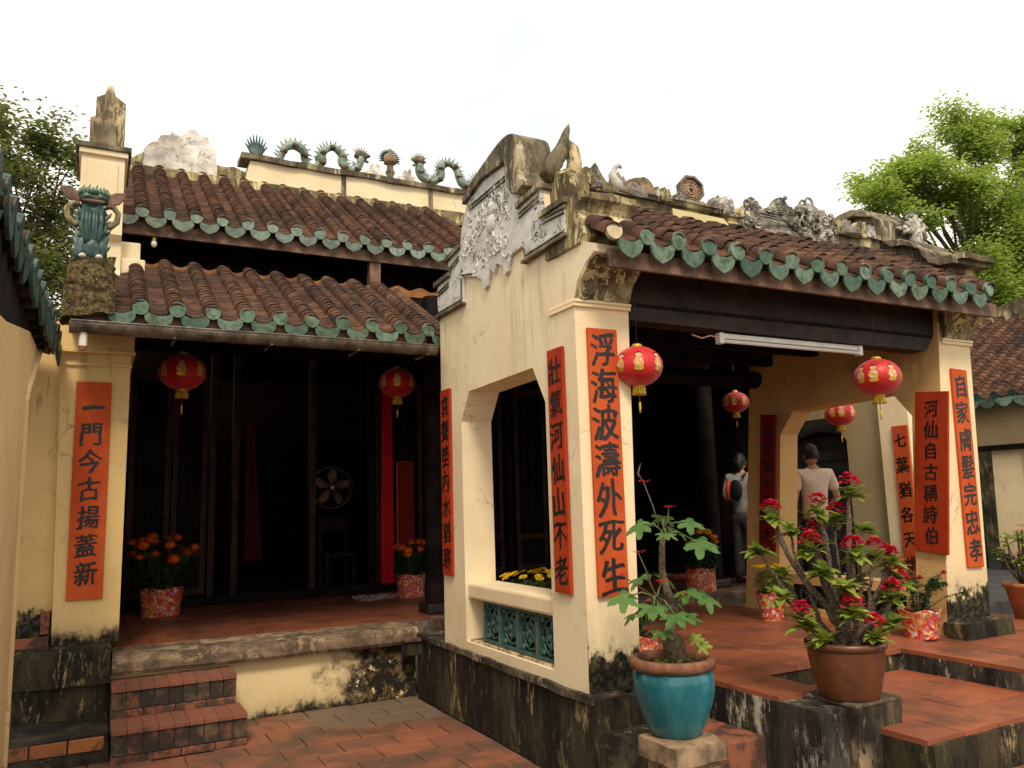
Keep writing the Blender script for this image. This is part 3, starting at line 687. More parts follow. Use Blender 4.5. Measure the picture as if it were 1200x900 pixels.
def dragon(path, label, head_first):
    d = empty('ridge_dragon', (path[0][0], 10.2, 6.17), label, 'dragon figure')
    ox, oz = path[0][0], 6.17
    P = [Vector((v.x-ox, .03*sin(i*.35), v.z-oz)) for i, v in enumerate(smooth_path(path))]
    part(MB().tube(P, [.055+.010*sin(i*.5) for i in range(len(P))], 9), 'body', 'glaze_pale', d)
    mb = MB()
    for i in range(2, len(P)-3):
        t = (P[i+1]-P[i-1]).normalized(); nn = Vector((-t.z, 0, t.x))
        if nn.z < 0 and abs(t.x) > .3: nn = -nn
        if P[i].z < .07: continue
        cxx = nn
        b = P[i]+cxx*.05
        mb.add([b-t*.018, b+t*.018, b+Vector((0, .01, 0)), b+cxx*.075+t*.02], [(0, 1, 3), (1, 2, 3), (2, 0, 3), (0, 2, 1)])
    tag(mb.build('spines', 'glaze_pale', d), kind='stuff')
    mb = MB(); r = random.Random(3)
    for i in range(3, len(P)-3, 4): mb.blob(P[i]+Vector((0, -.04, -.02)), .045, 7, 5, (1.2, 1, .8), .5)
    o = part(mb, 'legs', 'cap_stone', d)
    hp = P[0] if head_first else P[-1]; s = -1 if head_first else 1
    mb = MB().blob(hp+Vector((s*.0, 0, .03)), .07, 10, 8, (1.3, .9, .9), .5)
    for k in range(7): a = pi*.2+k*.35; mb.tube([hp+Vector((0, 0, .04)), hp+Vector((-s*.13*cos(a), .0, .04+.12*sin(a)))], [.02, .004], 5)
    mb.tube([hp+Vector((s*.04, 0, .02)), hp+Vector((s*.13, 0, .05))], [.035, .02], 6); mb.tube([hp+Vector((s*.04, 0, -.02)), hp+Vector((s*.11, 0, -.05))], [.025, .015], 6)
    part(mb, 'head', 'cap_stone', d)
    tp = P[-1] if head_first else P[0]
    mb = MB()
    for k in range(9): a = pi*(.12+.76*k/8); q = tp+Vector((.0, 0, .12)); mb.tube([tp, q*.5+tp*.5+Vector((cos(a)*.05, 0, .02)), q+Vector((cos(a)*.15, 0, sin(a)*.22))], [.05, .03, .006], 6)
    part(mb, 'tail', 'glaze_dark', d)
    return d
dragon(DR1, 'green glazed dragon with two arched loops, left of the round pearl on the upper ridge', False)
dragon(DR2, 'green glazed dragon between the round pearl and the white stepped gable on the upper ridge', True)
pr = empty('ridge_pearl', (3.52, 10.2, 6.17), 'round grey flaming pearl on a stem at the middle of the upper ridge', 'ornament')
part(MB().lathe([(.0, .50), (.012, .49), (.02, .47), (.045, .45), (.03, .43), (.05, .41), (.0, .40)], n=12), 'tip', 'glaze', pr)
part(MB().blob((0, 0, .33), .095, 14, 10), 'pearl', 'stone', pr)
part(MB().lathe([(.055, .0), (.08, .03), (.04, .08), (.07, .13), (.05, .17), (.04, .25), (.09, .27)], n=12), 'stem', 'cap_stone', pr)
mb = MB()
for k in range(17):
    a = -.3+k*(pi+.6)/16; mb.tube([(cos(a)*.09, .02, .34+sin(a)*.09), (cos(a)*.165, .02, .34+sin(a)*.155)], [.02, .004], 5)
part(mb, 'flames', 'glaze_dark', pr)
for i, (x, w, h, lab) in enumerate(((3.3, .17, .26, 'left of the pearl'), (3.77, .17, .24, 'right of the pearl'))):
    t = empty('cloud_mound', (x, 10.2, 6.15), 'jagged flaking plaster cloud mound on the upper ridge just '+lab, 'ornament', 'plaster cloud mounds on the upper ridge')
    o = MB().prism([(-w, 0), (-w*.8, h*.35), (-w*.5, h*.45), (-w*.2, h*.9), (0, h*.75), (.1*w, h), (w*.4, h*.6), (w*.8, h*.35), (w, 0)], 1, -.05, .05).build('mound', 'white_old', t); rough_up(o, .03, 14, 3)

# ================================================================== PORCH PAVILION
po = empty('porch_pavilion', (0, 0, 0), 'projecting cream temple porch with stepped white gable and green-edged tile roof', 'temple porch')
XS = 2.66
# ---- side wall with window opening (left)
outer = [(6.4, .54), (6.4, 3.45), (6.38, 3.60), (6.1, 3.64), (6.14, 3.76), (5.88, 3.82), (5.84, 3.97), (5.70, 4.18), (5.0, 4.19), (4.94, 4.04), (4.85, 3.92), (4.83, 3.74), (4.53, 3.80), (4.50, 3.58), (4.2, 3.58), (4.1, 3.30), (3.94, 3.24), (3.94, 3.19), (4.05, 3.14), (4.15, 3.05), (4.2, 2.93), (4.2, .54)]
hole = [(5.96, .62), (5.98, 2.35), (5.82, 2.58), (4.76, 2.60), (4.6, 2.34), (4.60, .62)]
MB().prism(outer, 0, XS, 2.93, holes=[hole]).build('side_wall', 'plaster', po)
# front column body
MB().prism([(2.93, .54), (3.025, .54), (3.075, 2.92), (2.93, 2.92)], 1, 4.2, 4.62).build('column', 'plaster_col', po)
MB().prism([(XS, .54), (2.932, .54), (2.932, 2.92), (XS, 2.92)], 1, 4.192, 4.2).build('column_face', 'plaster_col', po)
MB().prism([(2.93, .54), (3.025, .54), (3.075, 2.92), (2.93, 2.92)], 1, 4.19, 4.198).build('column_face', 'plaster_col', po)
def capital(x0, x1, par, xb0=None):
    for z0, z1, d in ((2.90, 2.925, .02), (2.925, 2.945, .03)): box('capital_moulding', (x0-.012, 4.19-d, z0), (x1+.012, 4.5, z1), 'plaster_col', par, .004)
    c = MB().prism([(4.4, 2.945), (4.17, 2.945), (4.12, 3.05), (4.03, 3.12), (3.95, 3.19), (3.95, 3.24), (4.4, 3.24)], 0, x0+.003, x1).build('capital', 'ochre_moss', par)
    mb = MB(); r = random.Random(int(x0*10))
    for k in range(34):           # carved leafwork
        t = r.random(); y = 4.165-.2*t**1.3; z = 2.96+.23*t; x = r.uniform(x0+.05, x1-.05); a = r.uniform(0, 6.28)
        mb.tube([(x+.03*cos(a+q), y-.008, z+.022*sin(a+q)) for q in (0, .9, 1.8, 2.7)], [.004, .010, .009, .003], 5)
    tag(mb.build('carved_leaves', 'plaster_old', par), kind='stuff')
capital(XS, 3.07, po)
# relief field on the outer face
rel = [(4.97, 4.17), (4.95, 4.04), (4.85, 3.93), (4.83, 3.77), (4.53, 3.81), (4.51, 3.64), (4.22, 3.62), (4.22, 3.38), (4.5, 3.36), (4.78, 3.37), (4.79, 3.48), (4.99, 3.46), (5.03, 3.36), (5.09, 3.34), (5.12, 3.42), (5.22, 3.47), (5.27, 3.40), (5.33, 3.46), (5.38, 3.34), (5.44, 3.32), (5.48, 3.41), (5.6, 3.47), (5.83, 3.53), (5.84, 3.32), (6.37, 3.32), (6.39, 3.45), (6.38, 3.58), (6.1, 3.62), (6.14, 3.74), (5.88, 3.8), (5.84, 3.95), (5.69, 4.17), (5.4, 4.2)]
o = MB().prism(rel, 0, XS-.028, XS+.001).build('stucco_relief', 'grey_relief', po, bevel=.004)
r = random.Random(11)
def curl(y, z, s, a0, turns=1.6, w=.010):
    pts = []
    for k in range(12):
        t = k/11; a = a0+turns*2*pi*t*.8; q = s*(1-.85*t); pts.append((XS-.030, y+q*cos(a), z+q*sin(a)))
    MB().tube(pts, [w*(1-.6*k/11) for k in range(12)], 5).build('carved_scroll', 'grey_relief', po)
for k in range(46):
    y = r.uniform(5.02, 5.66); z = r.uniform(3.52, 4.05)
    if z > 4.0 and y < 5.1: continue
    curl(y, z, r.uniform(.03, .085), r.uniform(0, 6.3), r.choice((-1, 1))*r.uniform(.8, 1.6), r.uniform(.007, .013))
for k in range(12): curl(r.uniform(5.6, 5.8), r.uniform(3.6, 3.85), .05, r.uniform(0, 6), 1)
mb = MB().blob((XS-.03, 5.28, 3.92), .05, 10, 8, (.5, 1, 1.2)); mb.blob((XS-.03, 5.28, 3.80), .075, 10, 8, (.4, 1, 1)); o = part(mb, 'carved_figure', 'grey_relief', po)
# moulding lines along the steps (dark caps, thin ribs)
def seg(p, q, off, r=.008):
    MB().tube([(XS-.033, p[0], p[1]+off), (XS-.033, q[0], q[1]+off)], r, 5).build('moulding_rib', 'cap_stone', po)
runs = [((4.83, 3.77), (4.54, 3.80)), ((4.51, 3.62), (4.22, 3.60)), ((5.66, 4.12), (4.99, 4.13)), ((6.36, 3.57), (6.12, 3.60)), ((6.10, 3.72), (5.90, 3.77))]
for p, q in runs:
    for off in (-.045, -.075): seg(p, q, off)
for p, q in (((6.36, 3.345), (5.86, 3.345)), ((5.86, 3.345), (5.855, 3.52)), ((4.76, 3.395), (4.24, 3.405)), ((4.76, 3.395), (4.78, 3.50)), ((5.855, 3.55), (5.62, 3.50))): seg(p, q, 0, .007)
for p, q in (((4.85, 3.765), (4.50, 3.80)), ((4.53, 3.585), (4.19, 3.585)), ((6.42, 3.585), (6.08, 3.60)), ((6.16, 3.74), (5.86, 3.78))):
    MB().prism([(p[0], p[1]), (q[0], q[1]), (q[0], q[1]+.04), (p[0], p[1]+.04)], 0, XS-.055, 2.97).build('step_cap', 'cap_stone', po, bevel=.006)
for q in ([(6.42, 3.30), (5.84, 3.30), (5.84, 3.325), (6.42, 3.325)], [(4.80, 3.345), (4.20, 3.36), (4.20, 3.38), (4.80, 3.367)]): MB().prism(q, 0, XS-.05, XS).build('step_cap', 'cap_stone', po, bevel=.004)
# curved scroll cap on the peak
sc = [(5.76, 4.12), (5.74, 4.17), (5.6, 4.235), (5.42, 4.29), (5.25, 4.33), (5.1, 4.36), (5.0, 4.37), (4.92, 4.365), (4.86, 4.345), (4.82, 4.31), (4.795, 4.26), (4.785, 4.20), (4.785, 4.12), (4.80, 4.04), (4.77, 3.98), (4.73, 3.94), (4.72, 3.90), (4.80, 3.87), (4.90, 3.90), (4.96, 3.98), (4.985, 4.08), (4.99, 4.18), (5.4, 4.20), (5.68, 4.13)]
o = MB().prism(sc, 0, XS-.06, 2.89).build('gable_scroll', 'cap_stone', po, bevel=.015)
MB().prism([(4.94, 3.5), (4.94, 4.19), (4.85, 3.92), (4.83, 3.6)], 0, 2.85, 2.88).build('gable_thickness', 'ochre_moss', po)
MB().prism([(5.9, 3.3), (5.84, 3.97), (5.70, 4.18), (5.0, 4.19), (4.94, 4.04), (4.85, 3.92), (4.83, 3.74), (4.53, 3.78), (4.50, 3.56), (4.25, 3.56), (4.25, 3.25)], 0, 2.93, 2.965).build('gable_thickness', 'ochre_moss', po)
# front corner cornice block
ob = MB().prism([(4.5, 3.28), (4.08, 3.28), (4.05, 3.33), (4.07, 3.40), (4.05, 3.44), (4.09, 3.50), (4.07, 3.54), (4.03, 3.57), (4.03, 3.61), (4.5, 3.61)], 0, XS-.02, 3.06).build('corner_cornice', 'ochre_moss', po); rough_up(ob, .012, 9, 3)
ob = MB().prism([(4.85, 3.6), (4.3, 3.6), (4.3, 3.84), (4.36, 3.87), (4.85, 3.90)], 0, XS+.05, 2.88).build('corner_block', 'ochre_moss', po); rough_up(ob, .015, 8, 3)

# ---- balustrade in the opening
box('sill_rail', (XS+.02, 4.60, .945), (2.96, 5.965, 1.065), 'plaster', po, .02)
box('sill_base', (XS+.03, 4.60, .545), (2.93, 5.965, .635), 'plaster_old', po, .008)
for k in range(4):
    y0 = 4.64+k*.283; b = empty('screen_block', (0, 0, 0), parent=po)
    fr = [(y0, .64), (y0+.27, .64), (y0+.27, .94), (y0, .94)]; hl = [(y0+.02, .66), (y0+.02, .92), (y0+.25, .92), (y0+.25, .66)]
    MB().prism(fr, 0, XS+.055, XS+.13, holes=[hl]).build('block_frame', 'block', b)
    mb = MB(); cy, cz = y0+.135, .79; X = XS+.085
    for rr, w in ((.105, .010), (.06, .010)):
        mb.tube([(X, cy+rr*cos(t), cz+rr*1.1*sin(t)) for t in [2*pi*j/18 for j in range(19)]], w, 6)
    for j in range(6): a = pi*j/3+.3; mb.tube([(X, cy+.02*cos(a), cz+.02*sin(a)), (X, cy+.1*cos(a+.4), cz+.11*sin(a+.4))], [.012, .010], 6)
    for a in (pi/4, 3*pi/4, 5*pi/4, 7*pi/4): mb.blob((X, cy+.125*cos(a)*1.1, cz+.14*sin(a)*1.1), .025, 6, 5)
    mb.blob((X, cy, cz), .028, 8, 6); mb.build('block_rosette', 'block', b, smooth=True)
    box('block_backing', (XS+.125, y0+.02, .66), (XS+.132, y0+.25, .92), 'ink', b)
    if k: box('block_joint', (XS+.05, y0-.012, .64), (XS+.135, y0-.001, .94), 'mortar', po)

# ---- base of the porch
ob = MB().prism([(4.15, 0), (7.02, 0), (7.02, .50), (6.4, .545), (4.15, .525)], 0, XS-.01, 3.3).build('base_wall', 'mould', po); rough_up(ob, .012, 3, 5)
ob = MB().prism([(4.13, .50), (6.98, .52), (6.98, .56), (4.13, .548)], 0, XS-.03, XS+.22).build('base_ledge', 'mould_ledge', po); rough_up(ob, .012, 5, 4)
box('corner_brick', (2.50, 6.90, .38), (2.66, 7.02, .50), 'mould', po, .01); box('corner_brick', (2.49, 6.88, .50), (2.66, 7.0, .525), 'brick', po, .004)
box('floor_core', (3.2, 4.1, 0), (6.02, 7.02, FL-.03), 'mortar', po)
ob = box('front_base', (XS-.012, 4.12, 0), (3.46, 4.2, .53), 'mould', po); rough_up(ob, .01, 5, 4)
# black cheek wall between the landing and the small step
ob = box('cheek_wall', (3.47, 3.22, 0), (3.84, 4.12, FL-.025), 'mould_white', po); rough_up(ob, .008, 5, 4)
ob = box('cheek_wall', (5.235, 2.6, 0), (5.57, 4.1, FL-.025), 'mould_white', po); rough_up(ob, .008, 5, 4)
box('floor_riser', (3.84, 4.07, 0), (5.235, 4.13, FL-.02), 'mould', po)
pf = empty('porch_floor', (0, 0, 0), parent=po)
def tiles(par, x0, x1, y0, y1, z, s=.30, t=.30, mat='floor_tile', stag=True, th=.03, diag=False):
    y = y0; row = 0
    while y < y1-.02:
        x = x0-(s/2 if (row % 2 and stag) else 0); ye = min(y+t, y1)
        while x < x1-.01:
            a = max(x, x0); b = min(x+s, x1)
            if b-a > .03:
                MB().box((a+.0025, y+.0025, z-th), (b-.0025, ye-.0025, z+random.uniform(-.0015, .0015))).build('floor_tile', mat, par)
            x += s
        y += t; row += 1
tiles(pf, 2.95, 6.0, 4.20, 7.0, FL, .30, .30)
tiles(pf, 3.47, 3.84, 3.50, 4.2, FL+.001, .37, .35, stag=False)
tiles(pf, 3.84, 5.235, 4.05, 4.20, FL+.001, .35, .15, stag=False)
tiles(pf, 5.235, 5.57, 2.6, 4.2, FL+.001, .335, .4, stag=False)
tiles(pf, 5.57, 7.5, 3.5, 4.2, FL-.02, .3, .3); tiles(pf, 6.55, 7.5, 4.2, 5.9, FL-.02, .3, .3)
box('floor_core', (5.57, 2.7, 0), (7.6, 6.0, FL-.052), 'mortar', po)
# lower landing and steps
lt = empty('landing', (0, 0, 0), parent=po)
box('landing_core', (3.84, 2.88, 0), (5.235, 4.07, .39), 'mould', lt)
tiles(lt, 3.84, 5.235, 2.87, 4.06, .42, .30, .30)
ob = box('landing_riser', (3.85, 2.845, .18), (5.235, 2.875, .395), 'mould', lt); rough_up(ob, .006, 5, 4)
box('step_core', (3.9, 1.9, 0), (6.5, 2.85, .17), 'mould', lt); tiles(lt, 3.9, 6.5, 1.9, 2.84, .20, .30, .31)
# small brown step beside the turquoise pot, black slab
box('step_slab', (3.10, 3.62, 0), (3.465, 4.12, .33), 'brick', lt, .012)
box('step_slab', (3.08, 3.20, 0), (3.465, 3.62, .15), 'mould', lt, .012)
ob = box('side_slab', (2.70, 3.62, 0), (3.10, 4.13, .35), 'mould_ledge', lt); rough_up(ob, .012, 4, 4)
# pedestals
pb = empty('pot_pedestal', (2.78, 3.5, 0), 'buff stone cap on a cream block carrying the turquoise pot', 'pedestal')
o = box('cap', (-.165, -.15, .355), (.155, .17, .45), 'stone', pb); rough_up(o, .010, 9, 3); box('cap', (-.14, -.12, .325), (.13, .14, .356), 'stone', pb, .006)
o = MB().box((-.13, -.12, 0), (.13, .14, .326)).build('block', 'plaster_old', pb)
pp = empty('pot_pedestal', (3.86, 3.34, 0), 'mouldy square pier at the landing corner carrying the brown pot', 'pedestal')
o = box('pier', (-.19, -.19, 0), (.17, .17, .545), m_mould('streaked_pier', tan=(.50, .36, .22), lo=.50, dark=(.022, .018, .014), mid=(.20, .145, .09)), pp); rough_up(o, .012, 5, 5)
o = box('pier_top', (-.193, -.193, .54), (.173, .173, .562), m_mould('worn_pier_top', tan=(.42, .31, .2), lo=.5, dark=(.07, .055, .04), mid=(.24, .18, .12), hor=True), pp, .006)

# ---- right wall and column (leaning slightly outward as in the old masonry)
def lean(p): 
    x, y, z = p; return (x+.115*(z-FL), y, z)
RB = [(6.4, .54), (6.4, 3.3), (4.2, 3.3), (4.2, .54)]
RH = [(5.95, FL+.02), (5.95, 2.29), (5.78, 2.51), (4.66, 2.55), (4.46, 2.32), (4.46, FL+.02)]
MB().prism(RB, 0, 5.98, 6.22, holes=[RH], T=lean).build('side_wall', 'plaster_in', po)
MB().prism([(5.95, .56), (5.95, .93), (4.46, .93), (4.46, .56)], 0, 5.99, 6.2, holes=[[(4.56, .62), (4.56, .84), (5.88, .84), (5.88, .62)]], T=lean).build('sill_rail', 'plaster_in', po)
for k in range(4):
    y0 = 4.57+k*.325; X = 6.10; mb = MB()
    mb.tube([(X, y0+.13+.095*cos(t), .73+.10*sin(t)) for t in [2*pi*j/14 for j in range(15)]], .012, 6)
    for j in range(4): a = pi/4+pi*j/2; mb.tube([(X, y0+.13, .73), (X, y0+.13+.12*cos(a), .73+.11*sin(a))], .011, 5)
    mb.build('screen_block', 'block', po, smooth=True)
box('screen_backing', (6.13, 4.56, .62), (6.14, 5.88, .84), 'ink', po)
MB().prism([(6.22, .56), (6.52, .56), (6.66, 2.92), (6.49, 2.92)], 1, 4.2, 4.62).build('column', 'plaster_col', po)
MB().prism([(5.98, .56), (6.52, .56), (6.66, 2.92), (6.25, 2.92)], 1, 4.19, 4.199).build('column_face', m_plaster('cream_plaster_right_column', (.86, .68, .42), mould=.90, amp=.26, spots=.3, grey=.15), po)
capital(6.28, 6.66, po)
ob = MB().box((5.97, 4.03, .50), (6.56, 4.22, .66)).build('column_footing', 'mould', po); rough_up(ob, .015, 6, 4)
# ---- timber: fascia, lintel, soffit, ceiling
box('fascia', (2.74, 3.90, 3.09), (6.62, 3.93, 3.205), 'wood_warm', po, .004)
MB().prism([(3.08, 3.22), (3.08, 2.86), (6.14, 2.84), (6.36, 3.10), (6.36, 3.22)], 1, 4.24, 4.40).build('lintel', 'wood_ceiling', po)
box('lintel_strip', (3.08, 4.225, 2.955), (6.22, 4.24, 2.975), 'wood', po)
box('soffit', (2.94, 3.93, 3.20), (6.55, 4.25, 3.225), 'wood_ceiling', po)
MB().prism([(4.3, 3.23), (5.2, 3.45), (6.5, 3.2), (7.6, 3.2), (7.6, 3.24), (6.5, 3.24), (5.2, 3.49), (4.3, 3.27)], 0, 2.93, 6.35).build('ceiling', 'wood_ceiling', po)
for y in (4.9, 5.5, 6.1): box('rafter_beam', (2.93, y-.05, 3.02), (6.25, y+.05, 3.14), 'wood', po)
MB().tube([(2.93, 6.3, 2.9), (6.3, 6.3, 2.9)], .09, 12).build('tie_beam', 'wood', po)
# rear slope of the porch roof
MB().prism([(4.8, 3.80), (6.6, 3.36), (8.0, 3.3), (8.0, 3.24), (6.6, 3.26), (4.8, 3.7)], 0, 3.0, 6.4).build('rear_slope', 'roof', po)
up = Vector((0, .78, .50)); Ln = up.length
roof('front_roof', po, (2.73, 3.85, 3.245), (1, 0, 0), up, 16, .2455, Ln, .095, disc=ME_DISC_P, drip=ME_DRIP_P, broken=(0,), sag=.015, jit=2.0, half_first=False, clip=lambda p: p.x < 3.08 and p.y > 3.93)
# ---- ridge of the porch
pr_ = empty('porch_ridge', (0, 0, 0), parent=po)
def ridge_z(x): return 3.93-.03*sin(pi*(x-3)/3.2)
n = 24; pts_t = [(3.0+3.2*k/n, ridge_z(3.0+3.2*k/n)) for k in range(n+1)]; pts_b = [(x, z-.20) for x, z in reversed(pts_t)]
o = MB().prism(pts_t+pts_b, 1, 4.62, 4.84).build('ridge_band', 'ochre_moss', pr_); rough_up(o, .012, 6, 3)
o = MB().prism([(x, z+.03) for x, z in pts_t]+[(x, z-.012) for x, z in reversed(pts_t)], 1, 4.595, 4.87).build('ridge_cap', 'ochre_moss', pr_); rough_up(o, .014, 6, 3)
o = MB().prism([(x, z-.19) for x, z in pts_t]+[(x, z-.24) for x, z in reversed(pts_t)], 1, 4.59, 4.9).build('ridge_foot', 'ochre_moss', pr_); rough_up(o, .012, 6, 3)
o = MB().prism([(3.25, 3.76), (3.25, 3.90), (3.5, 3.88), (3.5, 3.75)], 1, 4.60, 4.62).build('ridge_panel', 'plaster_old', pr_)
o = MB().prism([(3.86, 3.74), (3.84, 3.87), (4.35, 3.86), (4.42, 3.80), (4.40, 3.72), (4.2, 3.75), (4.0, 3.76)], 1, 4.605, 4.622).build('ridge_panel', m_plaster('ridge_yellow', (.72, .60, .33), spots=.9), pr_)
o = MB().prism([(4.7, 3.74), (4.68, 3.86), (5.0, 3.86), (5.1, 3.76)], 1, 4.605, 4.622).build('ridge_panel', 'ochre_moss', pr_)

rl = random.Random(44)
for k in range(26):
    x = 3.02+3.15*(k+.5)/26+rl.uniform(-.05, .05)
    if 3.98 < x < 4.24: continue
    h = rl.uniform(.07, .15); w_ = rl.uniform(.04, .09)
    o = MB().prism([(x-w_, -.03), (x-w_*.8, h*.5), (x-w_*.3, h), (x+w_*.1, h*.7), (x+w_*.5, h*.9), (x+w_, -.03)], 1, 4.60+rl.uniform(-.02, .02), 4.70+rl.uniform(0, .04), T=lambda v: (v[0], v[1], v[2]+ridge_z(v[0])+.025)).build('ridge_rubble', 'cloud_grey' if k % 3 else 'ochre_moss', pr_); rough_up(o, .015, 16, 2)

# ---- right scroll gable
sr = [(5.36, 4.20), (5.2, 4.27), (5.05, 4.31), (4.86, 4.31), (4.74, 4.25), (4.67, 4.14), (4.67, 4.02), (4.70, 3.96), (4.64, 3.92), (4.50, 3.90), (4.40, 3.86), (4.32, 3.80), (4.26, 3.70), (4.22, 3.64), (4.00, 3.60), (3.98, 3.56), (4.18, 3.50), (4.25, 3.3), (5.4, 3.3)]
o = MB().prism(sr, 0, 6.30, 6.66).build('gable_scroll', 'cap_stone', po, bevel=.02)
MB().prism([(5.36, 4.13), (5.1, 4.2), (4.9, 4.19), (4.82, 4.06), (4.78, 3.92), (4.9, 3.86), (4.6, 3.82), (4.40, 3.72), (4.34, 3.6), (4.34, 3.3), (5.36, 3.3)], 0, 6.25, 6.32).build('gable_face', 'ochre_moss', po)
def ribbon(path, th):
    P = [Vector((a, b, 0)) for a, b in path]; I = []
    for i, p in enumerate(P):
        d = (P[min(i+1, len(P)-1)]-P[max(i-1, 0)]).normalized(); I.append((p.x+d.y*-th*-1 if False else p.x-d.y*-th, p.y-d.x*-th*-1 if False else p.y+d.x*th))
    return [(p.x, p.y) for p in P]+list(reversed(I))
rp = [(5.40, 4.20), (5.2, 4.27), (5.05, 4.315), (4.90, 4.32), (4.76, 4.26), (4.69, 4.16), (4.67, 4.04), (4.66, 3.955), (4.56, 3.915), (4.44, 3.89), (4.34, 3.83), (4.27, 3.74), (4.24, 3.66), (4.12, 3.625), (3.97, 3.61)]
o = MB().prism(ribbon(rp, .075), 0, 6.22, 6.72).build('scroll_band', 'cap_stone', po, bevel=.012)
for k in range(3):
    d = .035*k; MB().tube([(6.29, 4.80-d, 4.16-d*.3), (6.29, 4.75-d, 4.02), (6.29, 4.80-d, 3.93)], .012, 6).build('scroll_rib', 'cap_stone', po)
    MB().tube([(6.29, 4.42-d, 3.86-d*.2), (6.29, 4.36-d, 3.74), (6.29, 4.38-d, 3.62)], .012, 6).build('scroll_rib', 'cap_stone', po)
MB().prism([(4.06, 3.36), (4.25, 3.36), (4.25, 3.58), (4.06, 3.58)], 0, 6.32, 6.64).build('gable_end_block', 'ochre_moss', po, bevel=.01)
o = box('gable_end_cap', (6.26, 3.92, 3.575), (6.70, 4.3, 3.62), 'cap_stone', po); rough_up(o, .012, 7, 3)
o = MB().prism([(4.7, 3.6), (4.1, 3.3), (3.9, 3.24), (4.7, 3.2)], 0, 6.42, 6.66).build('gable_end', 'plaster_old', po)

# ---- figures along the porch ridge
def lump(name, x, y, z, prof, label, cat, mat='cap_stone', th=.07, amp=.015, group=None, sc=14):
    t = empty(name, (x, y, z), label, cat, group)
    o = MB().prism(prof, 1, -th/2, th/2).build('body', mat, t, bevel=.006); rough_up(o, amp, sc, 3); return t
t = empty('ridge_fish', (2.83, 4.5, 3.93), 'dark pointed fish-shaped finial at the left end of the porch ridge', 'ornament')
o = part(MB().tube([(-.16, 0, -.05), (-.10, 0, .05), (-.05, 0, .14), (0, 0, .22), (.02, 0, .33), (.04, 0, .38)], [.05, .06, .06, .045, .022, .004], 9), 'body', 'cap_stone', t); rough_up(o, .02, 14, 1)
part(MB().tube([(.04, -.02, -.04), (.06, -.02, .08), (.05, -.02, .19), (.03, -.02, .24)], [.06, .055, .045, .01], 9), 'belly', 'plaster_old', t)
part(MB().blob((.03, 0, -.03), .1, 10, 7, (1.5, 1, .6), .5), 'base', 'ochre_moss', t)
lump('ridge_figure', 3.17, 4.66, 3.92, [(-.12, 0), (-.12, .10), (-.09, .17), (-.03, .15), (0, .21), (.05, .15), (.08, .09), (.13, .05), (.14, 0)], 'crumbled grey figure with two peaks beside the small heron on the porch ridge', 'ornament')
t = empty('ridge_heron', (3.345, 4.63, 3.95), 'small white crane with a curved neck on the left of the porch ridge', 'ornament')
part(MB().tube([(.03, 0, -.02), (.0, 0, .05), (-.03, 0, .11), (0, 0, .17), (.03, 0, .195), (.06, 0, .175)], [.045, .05, .03, .018, .022, .006], 8), 'body', 'white_old', t)
lump('ridge_shell', 3.56, 4.7, 3.94, [(-.19, 0), (-.12, .08), (-.04, .14), (.06, .165), (.13, .12), (.17, .03), (.17, 0)], 'rounded grey shell-shaped hump on the porch ridge, left of the octagonal plaque', 'ornament', 'stone', .12)
lump('ridge_figure', 3.78, 4.7, 3.94, [(-.04, 0), (-.05, .10), (-.02, .12), (.02, .06), (.05, .07), (.08, 0)], 'small split grey figure between the shell hump and the octagonal plaque', 'ornament')
lump('ridge_figure', 3.93, 4.7, 3.93, [(-.03, 0), (-.04, .07), (0, .09), (.04, .03), (.09, 0)], 'tiny grey stub just left of the octagonal plaque', 'ornament')
lump('ridge_figure', 4.42, 4.7, 3.90, [(-.12, 0), (-.02, .03), (.03, .07), (.07, .06), (.08, 0)], 'low grey stub just right of the octagonal plaque', 'ornament')
bg = empty('octagonal_plaque', (4.11, 4.68, 3.93), 'octagonal carved plaque with concentric rings standing up on the porch ridge', 'plaque')
bg.rotation_euler = (R(-8), 0, R(-8))
oct_ = [(cos(pi/8+k*pi/4), sin(pi/8+k*pi/4)) for k in range(8)]
MB().prism([(.115*a, .165+.125*b) for a, b in oct_], 1, -.03, .03, holes=[[(.095*a, .165+.105*b) for a, b in oct_]]).build('frame', 'gutter', bg)
MB().prism([(.096*a, .165+.106*b) for a, b in oct_], 1, -.01, .02).build('face', m_simple('ochre_carving', (.42, .27, .15), .7, .4, 30), bg)
mb = MB()
for rr in (.085, .062, .04): mb.tube([(rr*cos(t), -.012, .165+rr*1.08*sin(t)) for t in [2*pi*k/20 for k in range(21)]], .004, 5)
for k in range(16): a = 2*pi*k/16; mb.tube([(.066*cos(a), -.012, .165+.07*sin(a)), (.082*cos(a), -.012, .165+.088*sin(a))], .005, 4)
mb.build('ring_carving', 'wood_warm', bg); part(MB().blob((0, -.012, .165), .014, 8, 6), 'boss', 'ink', bg)
o = MB().prism([(-.17, -.02), (-.13, .03), (-.07, .06), (.0, .04), (.07, .05), (.11, .02), (.15, 0), (.15, -.03)], 1, -.05, .05).build('mount', 'plaster_old', bg); rough_up(o, .012, 14, 3)
